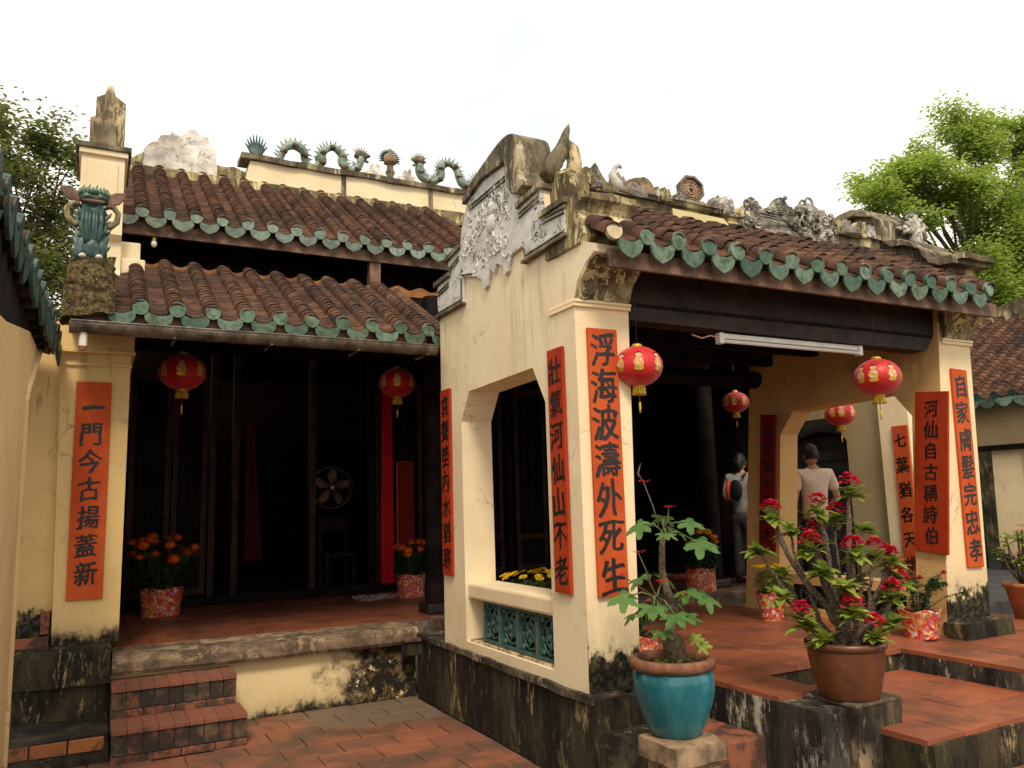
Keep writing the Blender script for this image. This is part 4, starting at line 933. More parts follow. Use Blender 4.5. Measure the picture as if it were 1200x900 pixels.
# big cloud relief cluster at the right of the ridge
t = empty('cloud_relief', (5.02, 4.6, 3.86), 'large pierced grey cloud and flower carving on the right half of the porch ridge', 'ornament')
mb = MB(); r = random.Random(5)
env = [(-.48, .08), (-.40, .25), (-.30, .20), (-.22, .15), (-.10, .28), (.0, .32), (.1, .20), (.2, .30), (.32, .34), (.42, .25), (.5, .24), (.6, .08)]
for k in range(70):
    x = r.uniform(-.48, .6); h = 0
    for i in range(len(env)-1):
        if env[i][0] <= x <= env[i+1][0]: h = env[i][1]+(env[i+1][1]-env[i][1])*(x-env[i][0])/(env[i+1][0]-env[i][0])
    z = r.uniform(0, h*.85); s = r.uniform(.02, .045); y = r.uniform(-.04, .02)
    if r.random() < .5: mb.tube([(x+s*cos(a), y, z+s*sin(a)) for a in [r.random()*6+q*.6 for q in range(9)][:1] or []]+[(x+s*cos(q*.7), y, z+s*sin(q*.7)) for q in range(9)], .012, 5)
    else: mb.blob((x, y, z), s, 7, 5, (1, .8, 1), .5)
tag(mb.build('carving', 'cloud_grey', t), kind='stuff')
o = MB().prism([(-.50, -.06)]+[(x, z*.85) for x, z in env]+[(.62, -.06)], 1, -.01, .04).build('backing', 'cloud_grey', t); rough_up(o, .03, 14, 3)
t = empty('ridge_bird', (6.50, 4.55, 4.0), 'dark carved bird-like finial on the right scroll gable in front of the trees', 'ornament')
mb = MB(); rl = random.Random(12)
mb.tube([(.10, 0, -.1), (.12, 0, .02), (.16, 0, .12), (.19, 0, .17)], [.06, .055, .04, .02], 8); mb.blob((.15, 0, .05), .075, 9, 6, (1.1, .8, .9), .6)
for a, b in ((-.12, .12), (-.16, .04), (-.05, .16), (.06, .22), (.16, .27), (.24, .20), (.30, .10), (.28, .0), (-.08, .0), (.0, .10)):
    mb.tube([(.10, 0, .04), ((.10+a)*.55, rl.uniform(-.02, .02), (.04+b)*.55+.02), (a, 0, b)], [.035, .028, .006], 6)
    mb.blob((a*.8+.02, 0, b*.8+.01), rl.uniform(.015, .03), 6, 4, (1, 1, 1), .5)
o = part(mb, 'carving', 'cloud_grey', t); rough_up(o, .02, 18, 1)

# ================================================================== LEFT BRICK STEPS
st = empty('brick_steps', (0, 0, 0), 'worn two-step brick stair against the hall platform, left of the cream plaster patch', 'steps')
for (z0, z1, ya, yb, x0, x1, nb) in ((0, .225, 6.36, 6.74, .19, 1.08, 9), (.225, .44, 6.72, 7.08, .19, 1.055, 9)):
    box('step_core', (x0+.01, ya+.02, z0), (x1-.01, yb+.01, z1-.012), 'mortar', st)
    w = (x1-x0)/nb
    for k in range(nb):
        a = x0+k*w; hz = z0+.055
        MB().box((a+.004, ya+random.uniform(-.004, .004), hz), (a+w-.002, ya+.1, z1-.035)).build('brick', 'brick_dark', st, bevel=.003)
        MB().box((a+.001, ya-.012+random.uniform(-.003, .003), z1-.034), (a+w-.001, yb, z1+random.uniform(-.0015, .0015))).build('brick', 'brick_tread', st, bevel=.003)
    for k in range(4):
        a = x0+k*(x1-x0)/4; MB().box((a+.004, ya-.006, z0), (a+(x1-x0)/4-.004, ya+.1, hz-.006)).build('brick', 'brick', st, bevel=.004)
lg = empty('side_ledge', (0, 0, 0), 'low dark mossy ledge with brick edge at the foot of the left column', 'ledge')
o = MB().box((-.75, 6.48, 0), (.175, 7.04, .19)).build('slab', m_mould('dark_ledge', tan=(.28, .2, .13), lo=.6, dark=(.02, .018, .015), mid=(.075, .06, .045), hor=True), lg); rough_up(o, .014, 3, 4)
for k in range(4): MB().box((-.74+k*.225, 6.462, .09), (-.74+k*.225+.215, 6.52, .175)).build('brick', m_tile('orange_brick', (.38, .13, .04), (.2, .08, .035), (.03, .02, .015), .8, .8, 8) if k == 0 else bpy.data.materials['orange_brick'], lg, bevel=.006)

# ================================================================== LEFT WING
lw = empty('left_wing', (0, 0, 0), 'shaded cream side porch at the left edge with dark tile eave', 'temple wing')
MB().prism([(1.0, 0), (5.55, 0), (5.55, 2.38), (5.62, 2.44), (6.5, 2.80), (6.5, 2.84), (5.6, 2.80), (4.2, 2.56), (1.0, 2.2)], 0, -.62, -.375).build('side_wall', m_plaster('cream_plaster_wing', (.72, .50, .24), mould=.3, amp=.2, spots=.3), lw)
MB().tube([(-.373, 5.56, .2), (-.373, 5.56, 2.37), (-.373, 5.66, 2.45), (-.373, 6.62, 2.88)], .022, 6).build('arch_moulding', bpy.data.materials['cream_plaster_wing'], lw)
MB().prism([(1.0, 2.205), (4.2, 2.565), (5.6, 2.805), (6.95, 2.87), (6.95, 2.93), (1.0, 2.90)], 0, -.60, -.385).build('wall_plate_soffit_shade', 'wood', lw)  # timber plate; its dark strip also stands in for the shaded soffit
for k in range(13):
    y = 3.2+k*.28; MB().prism([(-.60, 2.80), (-.345, 2.86), (-.345, 2.90), (-.60, 2.86)], 1, y, y+.05).build('rafter_end', 'wood_red', lw)
A = Vector((.028, 1, .008)).normalized(); U = Vector((-1, 0, .30)).normalized()
roof('wing_roof', lw, (-.385, 3.15, 2.93), A, U, 16, .2455, 1.0, .1, disc=ME_DISC_D, drip=ME_DRIP_D, deck=True, droop=0)
box('wing_ceiling', (-1.6, 1.0, 2.84), (-.44, 6.9, 2.88), 'wood', lw)
o = MB().prism([(-.56, 3.02), (-.56, 3.18), (-.50, 3.26), (-.43, 3.22), (-.40, 3.10), (-.40, 3.02)], 1, 5.1, 5.4).build('wing_ridge_end', 'ochre_moss', lw); rough_up(o, .03, 6, 2)
box('wing_ridge', (-.50, 5.4, 3.0), (-.38, 5.75, 3.16), 'plaster', lw)

# ================================================================== RIGHT SIDE BUILDINGS
rw = empty('right_pavilion', (0, 0, 0), 'second cream pavilion wall with dark arched doorway seen through the porch opening', 'pavilion')
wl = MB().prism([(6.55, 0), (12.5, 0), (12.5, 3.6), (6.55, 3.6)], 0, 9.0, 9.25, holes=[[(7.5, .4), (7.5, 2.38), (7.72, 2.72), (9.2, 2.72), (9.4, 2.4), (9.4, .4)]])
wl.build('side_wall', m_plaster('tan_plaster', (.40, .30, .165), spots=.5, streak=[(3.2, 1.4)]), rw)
box('pilaster', (8.93, 6.5, 0), (9.01, 6.92, 3.6), 'plaster_col', rw)
box('door_board', (9.5, 7.3, .3), (9.56, 10, 3.0), m_simple('blue_grey_boards', (.075, .075, .07), .8, .25, 5), rw)
for k in range(12): box('board_slat', (9.485, 7.35, .45+k*.19), (9.50, 9.9, .61+k*.19), bpy.data.materials['blue_grey_boards'], rw)
mb = MB().tube([(9.47, 8.35+.75*cos(t), 1.95+.62*sin(t)) for t in [pi*k/14 for k in range(15)]], .03, 6); mb.build('arch_frame', 'wood', rw)
box('floor_slab', (7.6, 5.4, 0), (16, 12, .50), m_simple('dark_blue_cement', (.055, .055, .055), .85, .3, 4), rw)

rb = empty('right_wing', (0, 0, 0), 'far right temple wing with brown tile roof, tan lintel and dark door frame', 'temple wing')
A = Vector((0, -1, 0)); U = Vector((1, 0, .62)).normalized()
roof('wing_roof', rb, (11.7, 9.4, 3.0), A, U, 18, .26, 3.2, .11, joined=True, disc=ME_DISC_D, drip=drip_mesh('glaze', .13, .16))
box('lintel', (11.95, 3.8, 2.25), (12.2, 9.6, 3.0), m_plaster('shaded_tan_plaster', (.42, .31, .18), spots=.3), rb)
box('door_head', (11.90, 3.8, 2.25), (11.95, 9.6, 2.33), 'wood', rb)
for y in (6.55, 7.78): box('door_post', (11.88, y-.08, .2), (12.1, y+.08, 2.3), 'wood', rb)
MB().prism([(7.02, .3), (7.45, .3), (7.40, 2.26), (6.98, 2.26)], 0, 12.0, 12.25).build('column', 'plaster_col', rb)
box('plinth', (11.4, 3.5, 0), (13.2, 9.8, .42), m_simple('bluish_cement', (.10, .10, .095), .8, .35, 4), rb, .02)
box('back_wall', (14.5, 3, 0), (14.7, 12, 3.6), m_mould('rear_garden_wall', tan=(.4, .33, .2), lo=.5, dark=(.06, .055, .03), mid=(.22, .18, .10)), rb)
o = MB().prism([(6.2, 3.1), (9.6, 3.1), (9.6, 4.9), (8.4, 4.9), (7.4, 4.95), (6.8, 5.0), (6.2, 4.9)], 0, 14.3, 14.7).build('mossy_gable', 'ochre_moss', rb); rough_up(o, .12, 1.2, 4)
tb = empty('stone_bench', (13.3, 7.6, .42), 'curved reddish bench beyond the far right doorway', 'bench')
MB().prism([(-.5, .40), (.5, .40), (.5, .46), (-.5, .46)], 0, -.2, .2).build('seat', 'terracotta', tb, bevel=.01)
for y in (-.4, .4): MB().prism([(y-.06, 0), (y+.06, 0), (y+.04, .4), (y-.04, .4)], 0, -.15, .15).build('leg', 'brick', tb)

# ================================================================== PAINTED COUPLET BOARDS
_glyph = {}
def glyph(ch, seed=0):
    """character outline thickened with a slanted brush nib and roughened, then traced to a flat painted mesh"""
    import numpy as np
    key = (ch, seed)
    if key in _glyph: return _glyph[key]
    cu = bpy.data.curves.new('glyph', 'FONT'); cu.body = ch; cu.resolution_u = 4; cu.size = 1; cu.fill_mode = 'FRONT'
    o = bpy.data.objects.new('glyph', cu); COL.objects.link(o)
    me = bpy.data.meshes.new_from_object(o.evaluated_get(bpy.context.evaluated_depsgraph_get()))
    bpy.data.objects.remove(o); bpy.data.curves.remove(cu); me.calc_loop_triangles()
    V = np.array([v.co[:2] for v in me.vertices]); T = np.array([t.vertices[:] for t in me.loop_triangles])
    c = (V.max(0)+V.min(0))/2; V = V-c; ext = 1.0; S = 78
    r = Vector((seed*3.7, ord(ch[0]) % 97, 0))
    G = np.zeros((S, S)); lin = (np.arange(S)+.5)/S*ext*1.2-.6*ext
    for t in T:
        a, b, d = V[t]; lo = np.floor((np.minimum(np.minimum(a, b), d)+.6)/1.2*S).astype(int)-1; hi = np.ceil((np.maximum(np.maximum(a, b), d)+.6)/1.2*S).astype(int)+1
        lo = np.clip(lo, 0, S-1); hi = np.clip(hi, 0, S)
        X, Y = np.meshgrid(lin[lo[0]:hi[0]], lin[lo[1]:hi[1]])
        den = (b[1]-d[1])*(a[0]-d[0])+(d[0]-b[0])*(a[1]-d[1])
        if abs(den) < 1e-12: continue
        l1 = ((b[1]-d[1])*(X-d[0])+(d[0]-b[0])*(Y-d[1]))/den; l2 = ((d[1]-a[1])*(X-d[0])+(a[0]-d[0])*(Y-d[1]))/den
        G[lo[1]:hi[1], lo[0]:hi[0]] = np.maximum(G[lo[1]:hi[1], lo[0]:hi[0]], ((l1 >= -.02) & (l2 >= -.02) & (l1+l2 <= 1.02)).astype(float))
    dens = G.mean(); k = 3 if dens < .12 else 2
    D = G.copy()
    for s in range(-k, k+1):                       # nib laid along the falling diagonal
        D = np.maximum(D, np.roll(np.roll(G, s, 1), -s//2, 0)*(1 if abs(s) < k else .75))
    if dens < .10: D = np.maximum(D, np.maximum(np.roll(D, 1, 0), np.roll(D, -1, 0)))
    for _ in range(1): D = (D*4+np.roll(D, 1, 0)+np.roll(D, -1, 0)+np.roll(D, 1, 1)+np.roll(D, -1, 1))/8
    N = np.array([[mnoise.noise(Vector((i*.16, j*.16, 0))+r)*.22 for i in range(S)] for j in range(S)]); D = D+N*.6-.5
    D[0] = D[-1] = -.5; D[:, 0] = D[:, -1] = -.5
    vid = {}; vs = []; fs = []
    def vert(x, y):
        kk = (round(x, 3), round(y, 3))
        if kk not in vid:
            vid[kk] = len(vs); px, py = x/S*1.2-.6, y/S*1.2-.6
            n1 = mnoise.noise(Vector((px*2.6, py*2.6, 0))+r); n2 = mnoise.noise(Vector((px*2.6, py*2.6, 5))+r)
            vs.append((px+n1*.05, py+n2*.05+.10*px-.12*px*px, 0))
        return vid[kk]
    for j in range(S-1):
        for i in range(S-1):
            cs = [(i, j, D[j, i]), (i+1, j, D[j, i+1]), (i+1, j+1, D[j+1, i+1]), (i, j+1, D[j+1, i])]
            if max(q[2] for q in cs) <= 0: continue
            f = []
            for a in range(4):
                p, n = cs[a], cs[(a+1) % 4]
                if p[2] > 0: f.append(vert(p[0], p[1]))
                if (p[2] > 0) != (n[2] > 0): t = p[2]/(p[2]-n[2]); f.append(vert(p[0]+(n[0]-p[0])*t, p[1]+(n[1]-p[1])*t))
            f = [q for a, q in enumerate(f) if q != f[a-1]]
            if len(f) > 2: fs.append(tuple(f))
    me = bpy.data.meshes.new('character'); me.from_pydata(vs, [], fs); me.materials.append(M['ink'])
    _glyph[key] = me; return me
def board(loc, rotz, w, h, text, label, mat='plaque', top=.05, fill=.8, tilt=0, seed=0):
    """loc: middle of the bottom edge, board faces local -Y"""
    t = empty('couplet_board', loc, label, 'couplet board', 'painted couplet boards'); t.rotation_euler = (0, tilt, rotz)
    mb = MB().box((-w/2, -.022, 0), (w/2, 0, h)); o = mb.build('board', mat, t, bevel=.004)
    n = len(text); step = h*(1-top*1.6)/n; r = random.Random(seed+n)
    for i, ch in enumerate(text):
        me = glyph(ch, seed); o = bpy.data.objects.new('character', me); COL.objects.link(o); o.parent = t
        sc = min(step*.90, w*.98)*fill/.8*r.uniform(.95, 1.05)
        if ch == '一': sc *= .95
        o.matrix_local = Matrix.Translation((r.uniform(-.006, .006), -.0235, h-top*h*.8-step*(i+.5))) @ Matrix.Rotation(pi/2, 4, 'X') @ Matrix.Rotation(R(r.uniform(-3, 3)), 4, 'Z') @ Matrix.Diagonal((sc*.86, sc, .15, 1))
    return t
board((-.015, 7.148, 1.04), 0, .25, 1.69, '一門今古揚蓋新', 'orange-red board on the left hall column, large first stroke a single bar', top=.07, seed=1)
board((2.847, 4.188, 1.10), 0, .222, 1.665, '浮海波濤外死生', 'orange-red board on the front face of the porch corner column', top=.01, fill=.86, seed=2)
board((XS-.002, 4.425, 1.115), -pi/2, .19, 1.555, '壯氣河仙山不老', 'narrow red board on the gabled side wall beside the window opening, nearer the corner', 'plaque_deep', top=.03, seed=3)
board((XS-.002, 6.27, 1.105), -pi/2, .20, 1.55, '哀聲塋內水猶寒', 'red board at the far end of the gabled side wall, next to the hall gutter', 'plaque_deep', top=.03, seed=4)
board((6.385, 4.188, 1.06), 0, .20, 1.63, '自家膚髮完忠孝', 'orange-red board on the front face of the right porch column', top=.02, fill=.84, tilt=R(2), seed=5)
board((6.045, 4.30, 1.19), -pi/2, .29, 1.30, '河仙自古稱詩伯', 'wide deep red board on the inner right porch wall near its front column', 'plaque_deep', top=.05, fill=.78, seed=6).rotation_euler = (R(0), R(6.5), -pi/2)
board((6.045, 6.10, 1.13), -pi/2, .21, 1.37, '若定高今滋宇才', 'dark shaded red board on the inner right wall beside the person in grey', 'plaque_old', top=.07, fill=.75, seed=7).rotation_euler = (R(0), R(6.5), -pi/2)
board((8.925, 6.62, .62), -pi/2, .22, 1.88, '七葉猶各天桃', 'narrow red board on the far pavilion pilaster, seen past the right opening', top=.02, fill=.75, seed=8)

# ================================================================== LANTERNS
def lantern(loc, r, label, rz=0, figures=True, fringe=True, wire=.5):
    t = empty('red_lantern', loc, label, 'lantern', 'round red hanging lanterns'); t.rotation_euler = (0, 0, rz)
    mb = MB(); n = 32; m = 14; vs = []; fs = []
    for i in range(m+1):
        p = .22+(pi-.44)*i/m
        for k in range(n):
            a = 2*pi*k/n; q = r*(1-.018*(1 if k % 4 == 0 else 0)); vs.append((q*sin(p)*cos(a), q*sin(p)*sin(a), .83*r*cos(p)))
    for i in range(m):
        for k in range(n): l = (k+1) % n; fs.append((i*n+k, (i+1)*n+k, (i+1)*n+l, i*n+l))
    mb.add(vs, fs); part(mb, 'shade', 'lantern', t)
    for k in range(0, n, 4):
        a = 2*pi*k/n; part(MB().tube([(r*.995*sin(p)*cos(a), r*.995*sin(p)*sin(a), .83*r*.995*cos(p)) for p in [.22+(pi-.44)*i/12 for i in range(13)]], r*.008, 4), 'rib', 'lantern', t)
    part(MB().lathe([(0, .83*r*1.14), (r*.16, .83*r*1.13), (r*.22, .83*r*1.05), (r*.24, .83*r*.97), (r*.10, .83*r*.95)], n=16), 'top_cap', 'gold', t)
    part(MB().lathe([(r*.24, -.83*r*.95), (r*.25, -.83*r*1.02), (r*.2, -.83*r*1.05), (0, -.83*r*1.05)], n=16), 'bottom_cap', 'gold', t)
    mb = MB()
    for k in range(22):
        a = 2*pi*k/22; mb.tube([(r*.22*cos(a), r*.22*sin(a), -.83*r*1.0), (r*.245*cos(a), r*.245*sin(a), -.83*r*1.25), (r*.26*cos(a+.05), r*.26*sin(a+.05), -.83*r*1.42)], r*.03, 4)
    part(mb, 'fringe', 'gold_soft', t)
    part(MB().tube([(0, 0, -.83*r*1.05), (0, 0, -r*1.5)], r*.012, 5), 'cord', 'lantern', t)
    part(MB().tube([(0, 0, -r*1.46), (0, 0, -r*1.56), (0, 0, -r*1.9)], [r*.02, r*.05, r*.035], 7), 'tassel', 'gold_soft', t)
    part(MB().tube([(0, 0, .83*r*1.1), (0, 0, r+wire)], .004, 4), 'hook_wire', 'ink', t)
    if figures:
        def patch(cu, cv, pts, mat, nm, lift=1.012):
            vs = [];
            P = [(cu, cv)]+[(cu+a, cv+b) for a, b in pts]
            for (u, v) in P:
                vs.append((r*lift*cos(v)*cos(u), r*lift*cos(v)*sin(u), .83*r*lift*sin(v)))
            k = len(pts); me = MB().add(vs, [(0, 1+i, 1+(i+1) % k) for i in range(k)]); part(me, nm, mat, t)
        circ = lambda a, b, n=14, ph=0: [(a*cos(2*pi*i/n+ph), b*sin(2*pi*i/n+ph)) for i in range(n)]
        for base in (-pi/2-.45, -pi/2+.45, pi/2-.45, pi/2+.45, -.3, .3, pi-.3, pi+.3):
            patch(base, .02, [(a*(1+.12*sin(3*i)), b) for i, (a, b) in enumerate(circ(.20, .30))], 'print_gold', 'printed_robe', 1.010)
            patch(base, -.26, circ(.20, .10), 'gold', 'printed_base', 1.014)
            patch(base-.06, -.06, circ(.07, .08), 'print_pale', 'printed_sash', 1.018)
            patch(base+.08, .12, circ(.07, .05), 'print_pale', 'printed_sash', 1.018)
            patch(base, .42, circ(.14, .12), 'print_skin', 'printed_face', 1.016)
            patch(base, .53, [(a, max(b, -.005)) for a, b in circ(.14, .08)], 'print_black', 'printed_hair', 1.022)
    return t
lantern((3.10, 4.15, 2.53), .158, 'bright red lantern with printed figures hanging next to the corner column', -.15)
lantern((5.26, 4.05, 2.545), .170, 'bright red lantern with printed figures hanging beside the wide deep red board', .2)
lantern((.72, 8.1, 3.0), .212, 'dim red lantern with yellow tag hanging at the left of the hall opening', .3)
lantern((2.86, 8.1, 2.99), .195, 'dim red lantern hanging in front of the long red curtain', .1)
lantern((6.58, 6.98, 2.76), .15, 'small dim red lantern above the person in grey', .4, wire=.3)
lantern((7.30, 6.14, 2.555), .165, 'small red lantern seen through the right porch opening', .5)

# ================================================================== FLUORESCENT TUBE
t = empty('tube_light', (4.66, 4.30, 2.79), 'unlit white fluorescent tube in a slim batten under the porch lintel', 'lamp')
box('batten', (-.74, -.022, .012), (.74, .022, .05), 'white_metal', t, .004)
MB().tube([(-.70, -.02, -.008), (.70, -.02, -.008)], .014, 12).build('tube', 'tubeglass', t)
for s in (-1, 1): box('end_holder', (s*.72-.022, -.035, -.028), (s*.72+.022, .02, .052), 'white_metal', t, .006)
MB().tube([(-.74, 0, .02), (-.80, 0, .03), (-.86, .02, .01), (-.95, .02, .03)], .006, 5).build('wire', 'print_skin', t)
for x in (-.4, .0, .45): MB().tube([(x, 0, .05), (x, 0, .09)], .006, 5).build('screw', 'gutter', t)

# ================================================================== POTS AND PLANTS
def pot_profile(kind, par):
    if kind == 'turquoise':
        part(MB().lathe([(.0, 0), (.125, 0), (.135, .012), (.165, .07), (.195, .15), (.213, .22), (.216, .28), (.208, .325), (.20, .335)], n=40), 'pot_body', 'turquoise', par)
        part(MB().lathe([(.20, .333), (.222, .338), (.228, .36), (.226, .385), (.215, .392), (.19, .392), (.18, .375), (.18, .34)], n=40), 'pot_rim', 'pot_rim', par)
        part(MB().blob((0, 0, .35), .182, 24, 6, (1, 1, .12), .4), 'soil', 'soil', par)
    elif kind == 'brown':
        part(MB().lathe([(.0, 0), (.152, 0), (.160, .012), (.178, .08), (.195, .16), (.205, .23), (.206, .262)], n=40), 'pot_body', 'brownpot', par)
        part(MB().lathe([(.203, .262), (.215, .268), (.22, .285), (.218, .30), (.205, .306), (.192, .30), (.187, .28), (.185, .25)], n=40), 'pot_rim', 'brownpot', par)
        part(MB().blob((0, 0, .265), .186, 24, 6, (1, 1, .10), .4), 'soil', 'soil', par)
        for k in range(3): part(MB().tube([((.203-.004*k)*cos(a), (.203-.004*k)*sin(a), .205-.014*k+.004*sin(a*30)) for a in [-2.62+.03*j+.02*k for j in range(6+k)]], .0012, 4), 'scratch_mark', 'stone', par)
def foil_pot(par, r0, r1, h):
    n = 28; mb = MB(); vs = []; fs = []; prof = [(r0, 0), (r0*1.02, h*.3), ((r0+r1)/2, h*.6), (r1, h), (r1*1.03, h*1.06), (r1*.9, h*.98)]
    for r_, z in prof:
        for k in range(n): a = 2*pi*k/n; q = r_*(1+.02*sin(7*a+z*9)+.012*sin(13*a)); vs.append((q*cos(a), q*sin(a), z+(.012*sin(5*a) if z > h*.9 else 0)))
    for i in range(len(prof)-1):
        for k in range(n): l = (k+1) % n; fs.append((i*n+k, i*n+l, (i+1)*n+l, (i+1)*n+k))
    mb.add(vs, fs); part(mb, 'foil_wrap', 'foil', par); part(MB().blob((0, 0, h*.92), r1*.92, 16, 5, (1, 1, .12)), 'soil', 'soil', par)
def leaf_geo(mb, p, d, up, L, w, fold=.25, droop=.3, n=4):
    """narrow leaf: strip of n segments with folded midrib"""
    d = d.normalized(); s = d.cross(up).normalized() if d.cross(up).length > .01 else Vector((1, 0, 0)); u = s.cross(d).normalized()
    vs = []; 
    for i in range(n+1):
        t = i/n; q = p+d*L*t-Vector((0, 0, 1))*droop*L*t*t; ww = w*math.sin(pi*min(1, .08+t*.92))**.8*(1 if t < 1 else .05)
        vs += [q-s*ww+u*fold*ww, q, q+s*ww+u*fold*ww]
    fs = []
    for i in range(n): fs += [(3*i, 3*i+1, 3*i+4, 3*i+3), (3*i+1, 3*i+2, 3*i+5, 3*i+4)]
    mb.add(vs, fs)
def lobed_leaf(mb, p, d, up, s, r):
    d = Vector(d).normalized(); x = d.cross(up).normalized(); u = x.cross(d).normalized(); n = 46; vs = [p]
    for k in range(n):
        a = -2.7+5.4*k/(n-1); rad = s*(.46+.54*abs(cos(a*3.3/2*1.0))**.9*abs(cos(a*3.3))**.8)*(1-.18*abs(a)/2.7)*(1+.05*sin(k*2.3+r.random()*2)) if False else s*(.50+.48*abs(cos(a*3.3))**1.3)*(1-.26*abs(a)/2.7)*(1+.05*sin(k*2.9+r.random()))
        q = p+d*(rad*cos(a)+s*.18)+x*rad*sin(a)*1.05
        h = -.30*rad*rad/s+.10*s*cos(a*3.1)+r.uniform(-.012, .012)*s*2
        vs.append(q+u*h)
    c = p+d*s*.18; vs[0] = c+u*.03*s
    mb.add(vs, [(0, k, k+1) for k in range(1, n)]+[(0, n, 1)])
def ball_flower(mb, c, r_, rr, n=16, seed=0):
    """marigold head: rings of ruffled petals"""
    for ring, (q, zz, m) in enumerate(((1.0, -.15, 12), (.85, .15, 11), (.62, .38, 9), (.35, .52, 6))):
        for k in range(m):
            a = 2*pi*k/m+ring*.4+rr.uniform(-.1, .1); p = c+Vector((cos(a)*r_*q*.45, sin(a)*r_*q*.45, zz*r_)); o = c+Vector((cos(a)*r_*q, sin(a)*r_*q, zz*r_+rr.uniform(-.05, .15)*r_))
            t = Vector((-sin(a), cos(a), 0))*r_*.30
            mb.add([p-t*.5, o-t, o+Vector((cos(a), sin(a), .3))*r_*.1, o+t, p+t*.5], [(0, 1, 2), (0, 2, 4), (2, 3, 4)])
    mb.blob(c, r_*.72, 8, 6, (1, 1, .7))
def daisy(mb, c, r_, nrm, rr):
    nrm = nrm.normalized(); x = nrm.cross(Vector((.3, .2, 1))).normalized(); y = nrm.cross(x)
    for k in range(12):
        a = 2*pi*k/12+rr.uniform(-.1, .1); d = x*cos(a)+y*sin(a); t = (x*-sin(a)+y*cos(a))*r_*.22
        mb.add([c+d*r_*.2, c+d*r_*.7-t+nrm*.1*r_, c+d*r_+nrm*rr.uniform(-.1, .2)*r_, c+d*r_*.7+t+nrm*.1*r_], [(0, 1, 2, 3)])
CR = Vector((cos(R(27.68)), -sin(R(27.68)), 0)); CF = Vector((sin(R(27.68)), cos(R(27.68)), 0))   # the facade's oblique axes used to lay out plants
def L3(a, b, z): return CR*a+CF*b+Vector((0, 0, z))

# ---- brown pot with a crown-of-thorns shrub
t = empty('potted_crown_of_thorns', (3.80, 3.30, .563), 'brown glazed pot with many spiny stems, yellow-green leaves and crimson flowers', 'potted plant')
pot_profile('brown', t)
S = .00495
tips = [(25, 182, .05), (-18, 160, .0), (-72, 155, .02), (-38, 118, -.12), (50, 62, -.10), (60, 100, .02), (-52, 40, -.08), (-16, 128, .10), (-60, 88, .10), (8, 112, -.14), (22, 26, -.16), (64, 76, -.02), (-8, 78, -.18), (-88, 118, .05), (40, 140, .1), (-30, 20, -.1), (-46, 138, .12), (12, 150, .12), (36, 108, -.08), (72, 92, .1), (-28, 96, -.15), (-70, 66, -.02), (30, 78, .12), (-4, 50, -.2), (48, 36, -.1)]
rr = random.Random(4); flb = [1, 1, 1, 1, 1, 1, 1, 1, 0, 1, 1, 1, 0, 0, 0, 0, 0, 1, 1, 1, 0, 0, 0, 1, 0]
for i, (dx, dz, dep) in enumerate(tips):
    tip = L3(dx*S, dep, .27+(dz-6)*S); b = L3(rr.uniform(-.07, .07), rr.uniform(-.06, .06), .25)
    side = tip-b; mid1 = b+Vector((side.x*.30, side.y*.30, side.z*.30))+L3(0.03*(1 if dx > 0 else -1), 0, 0); mid2 = b+Vector((side.x*.75, side.y*.75, side.z*.62))
    n0 = (.026 if i < 10 else .015) if dz > 60 else .015
    P = [b, mid1, mid2+L3(rr.uniform(-.02, .02), 0, 0), tip]
    Q = []
    for k in range(len(P)-1):
        for j in range(4): Q.append(P[k].lerp(P[k+1], j/4)+Vector((rr.uniform(-.010, .010), rr.uniform(-.010, .010), 0)))
    Q.append(P[-1]); rad = [n0*(1-.55*k/(len(Q)-1))*(1+.12*sin(k*2.1)) for k in range(len(Q))]
    sm = MB().tube(Q, rad, 9)
    for k in range(1, len(Q)-1):
        for j in range(5):
            a = rr.uniform(0, 6.28); q = Q[k].lerp(Q[k+1], rr.random()); d = Vector((cos(a), sin(a), rr.uniform(-.1, .3)))
            sm.add([q+Vector((0, 0, .003))+d*rad[k]*.8, q-Vector((0, 0, .003))+d*rad[k]*.8, q+d*(rad[k]+.013)], [(0, 1, 2)])
    sm.build('spiny_stem', 'stem_spiny', t)
    lm = MB()
    for k in range(22):
        a = rr.uniform(0, 6.28); el = rr.uniform(-.25, .9); d = Vector((cos(a)*cos(el), sin(a)*cos(el), sin(el)))
        leaf_geo(lm, tip-Vector((0, 0, rr.uniform(0, .05))), d, Vector((0, 0, 1)), rr.uniform(.075, .125), rr.uniform(.022, .030), .25, .22)
    lm.build('leaf_cluster', 'leaf_spiny', t)
    if flb[i]:
        fm = MB()
        for k in range(34):
            a = rr.uniform(0, 6.28); q0 = rr.uniform(.005, .055); q = tip+Vector((cos(a)*q0, sin(a)*q0, .085-.055*(q0/.055)**2+rr.uniform(-.012, .008)))
            for s in (-1, 1):
                d = Vector((cos(a+s*1.1), sin(a+s*1.1), rr.uniform(-.2, .9))); leaf_geo(fm, q, d, Vector((0, 0, 1)), .026, .015, .2, .1, 3)
        fm.build('flower_cluster', 'petal_red', t)
for k in range(7):                       # low leaf tufts on the soil
    a = rr.uniform(0, 6.28); lm = MB(); c = Vector((.10*cos(a), .10*sin(a), .28))
    for j in range(8): b = rr.uniform(0, 6.28); leaf_geo(lm, c, Vector((cos(b), sin(b), .6)), Vector((0, 0, 1)), rr.uniform(.05, .09), .018, .3, .3)
    lm.build('leaf_cluster', 'leaf_spiny', t)

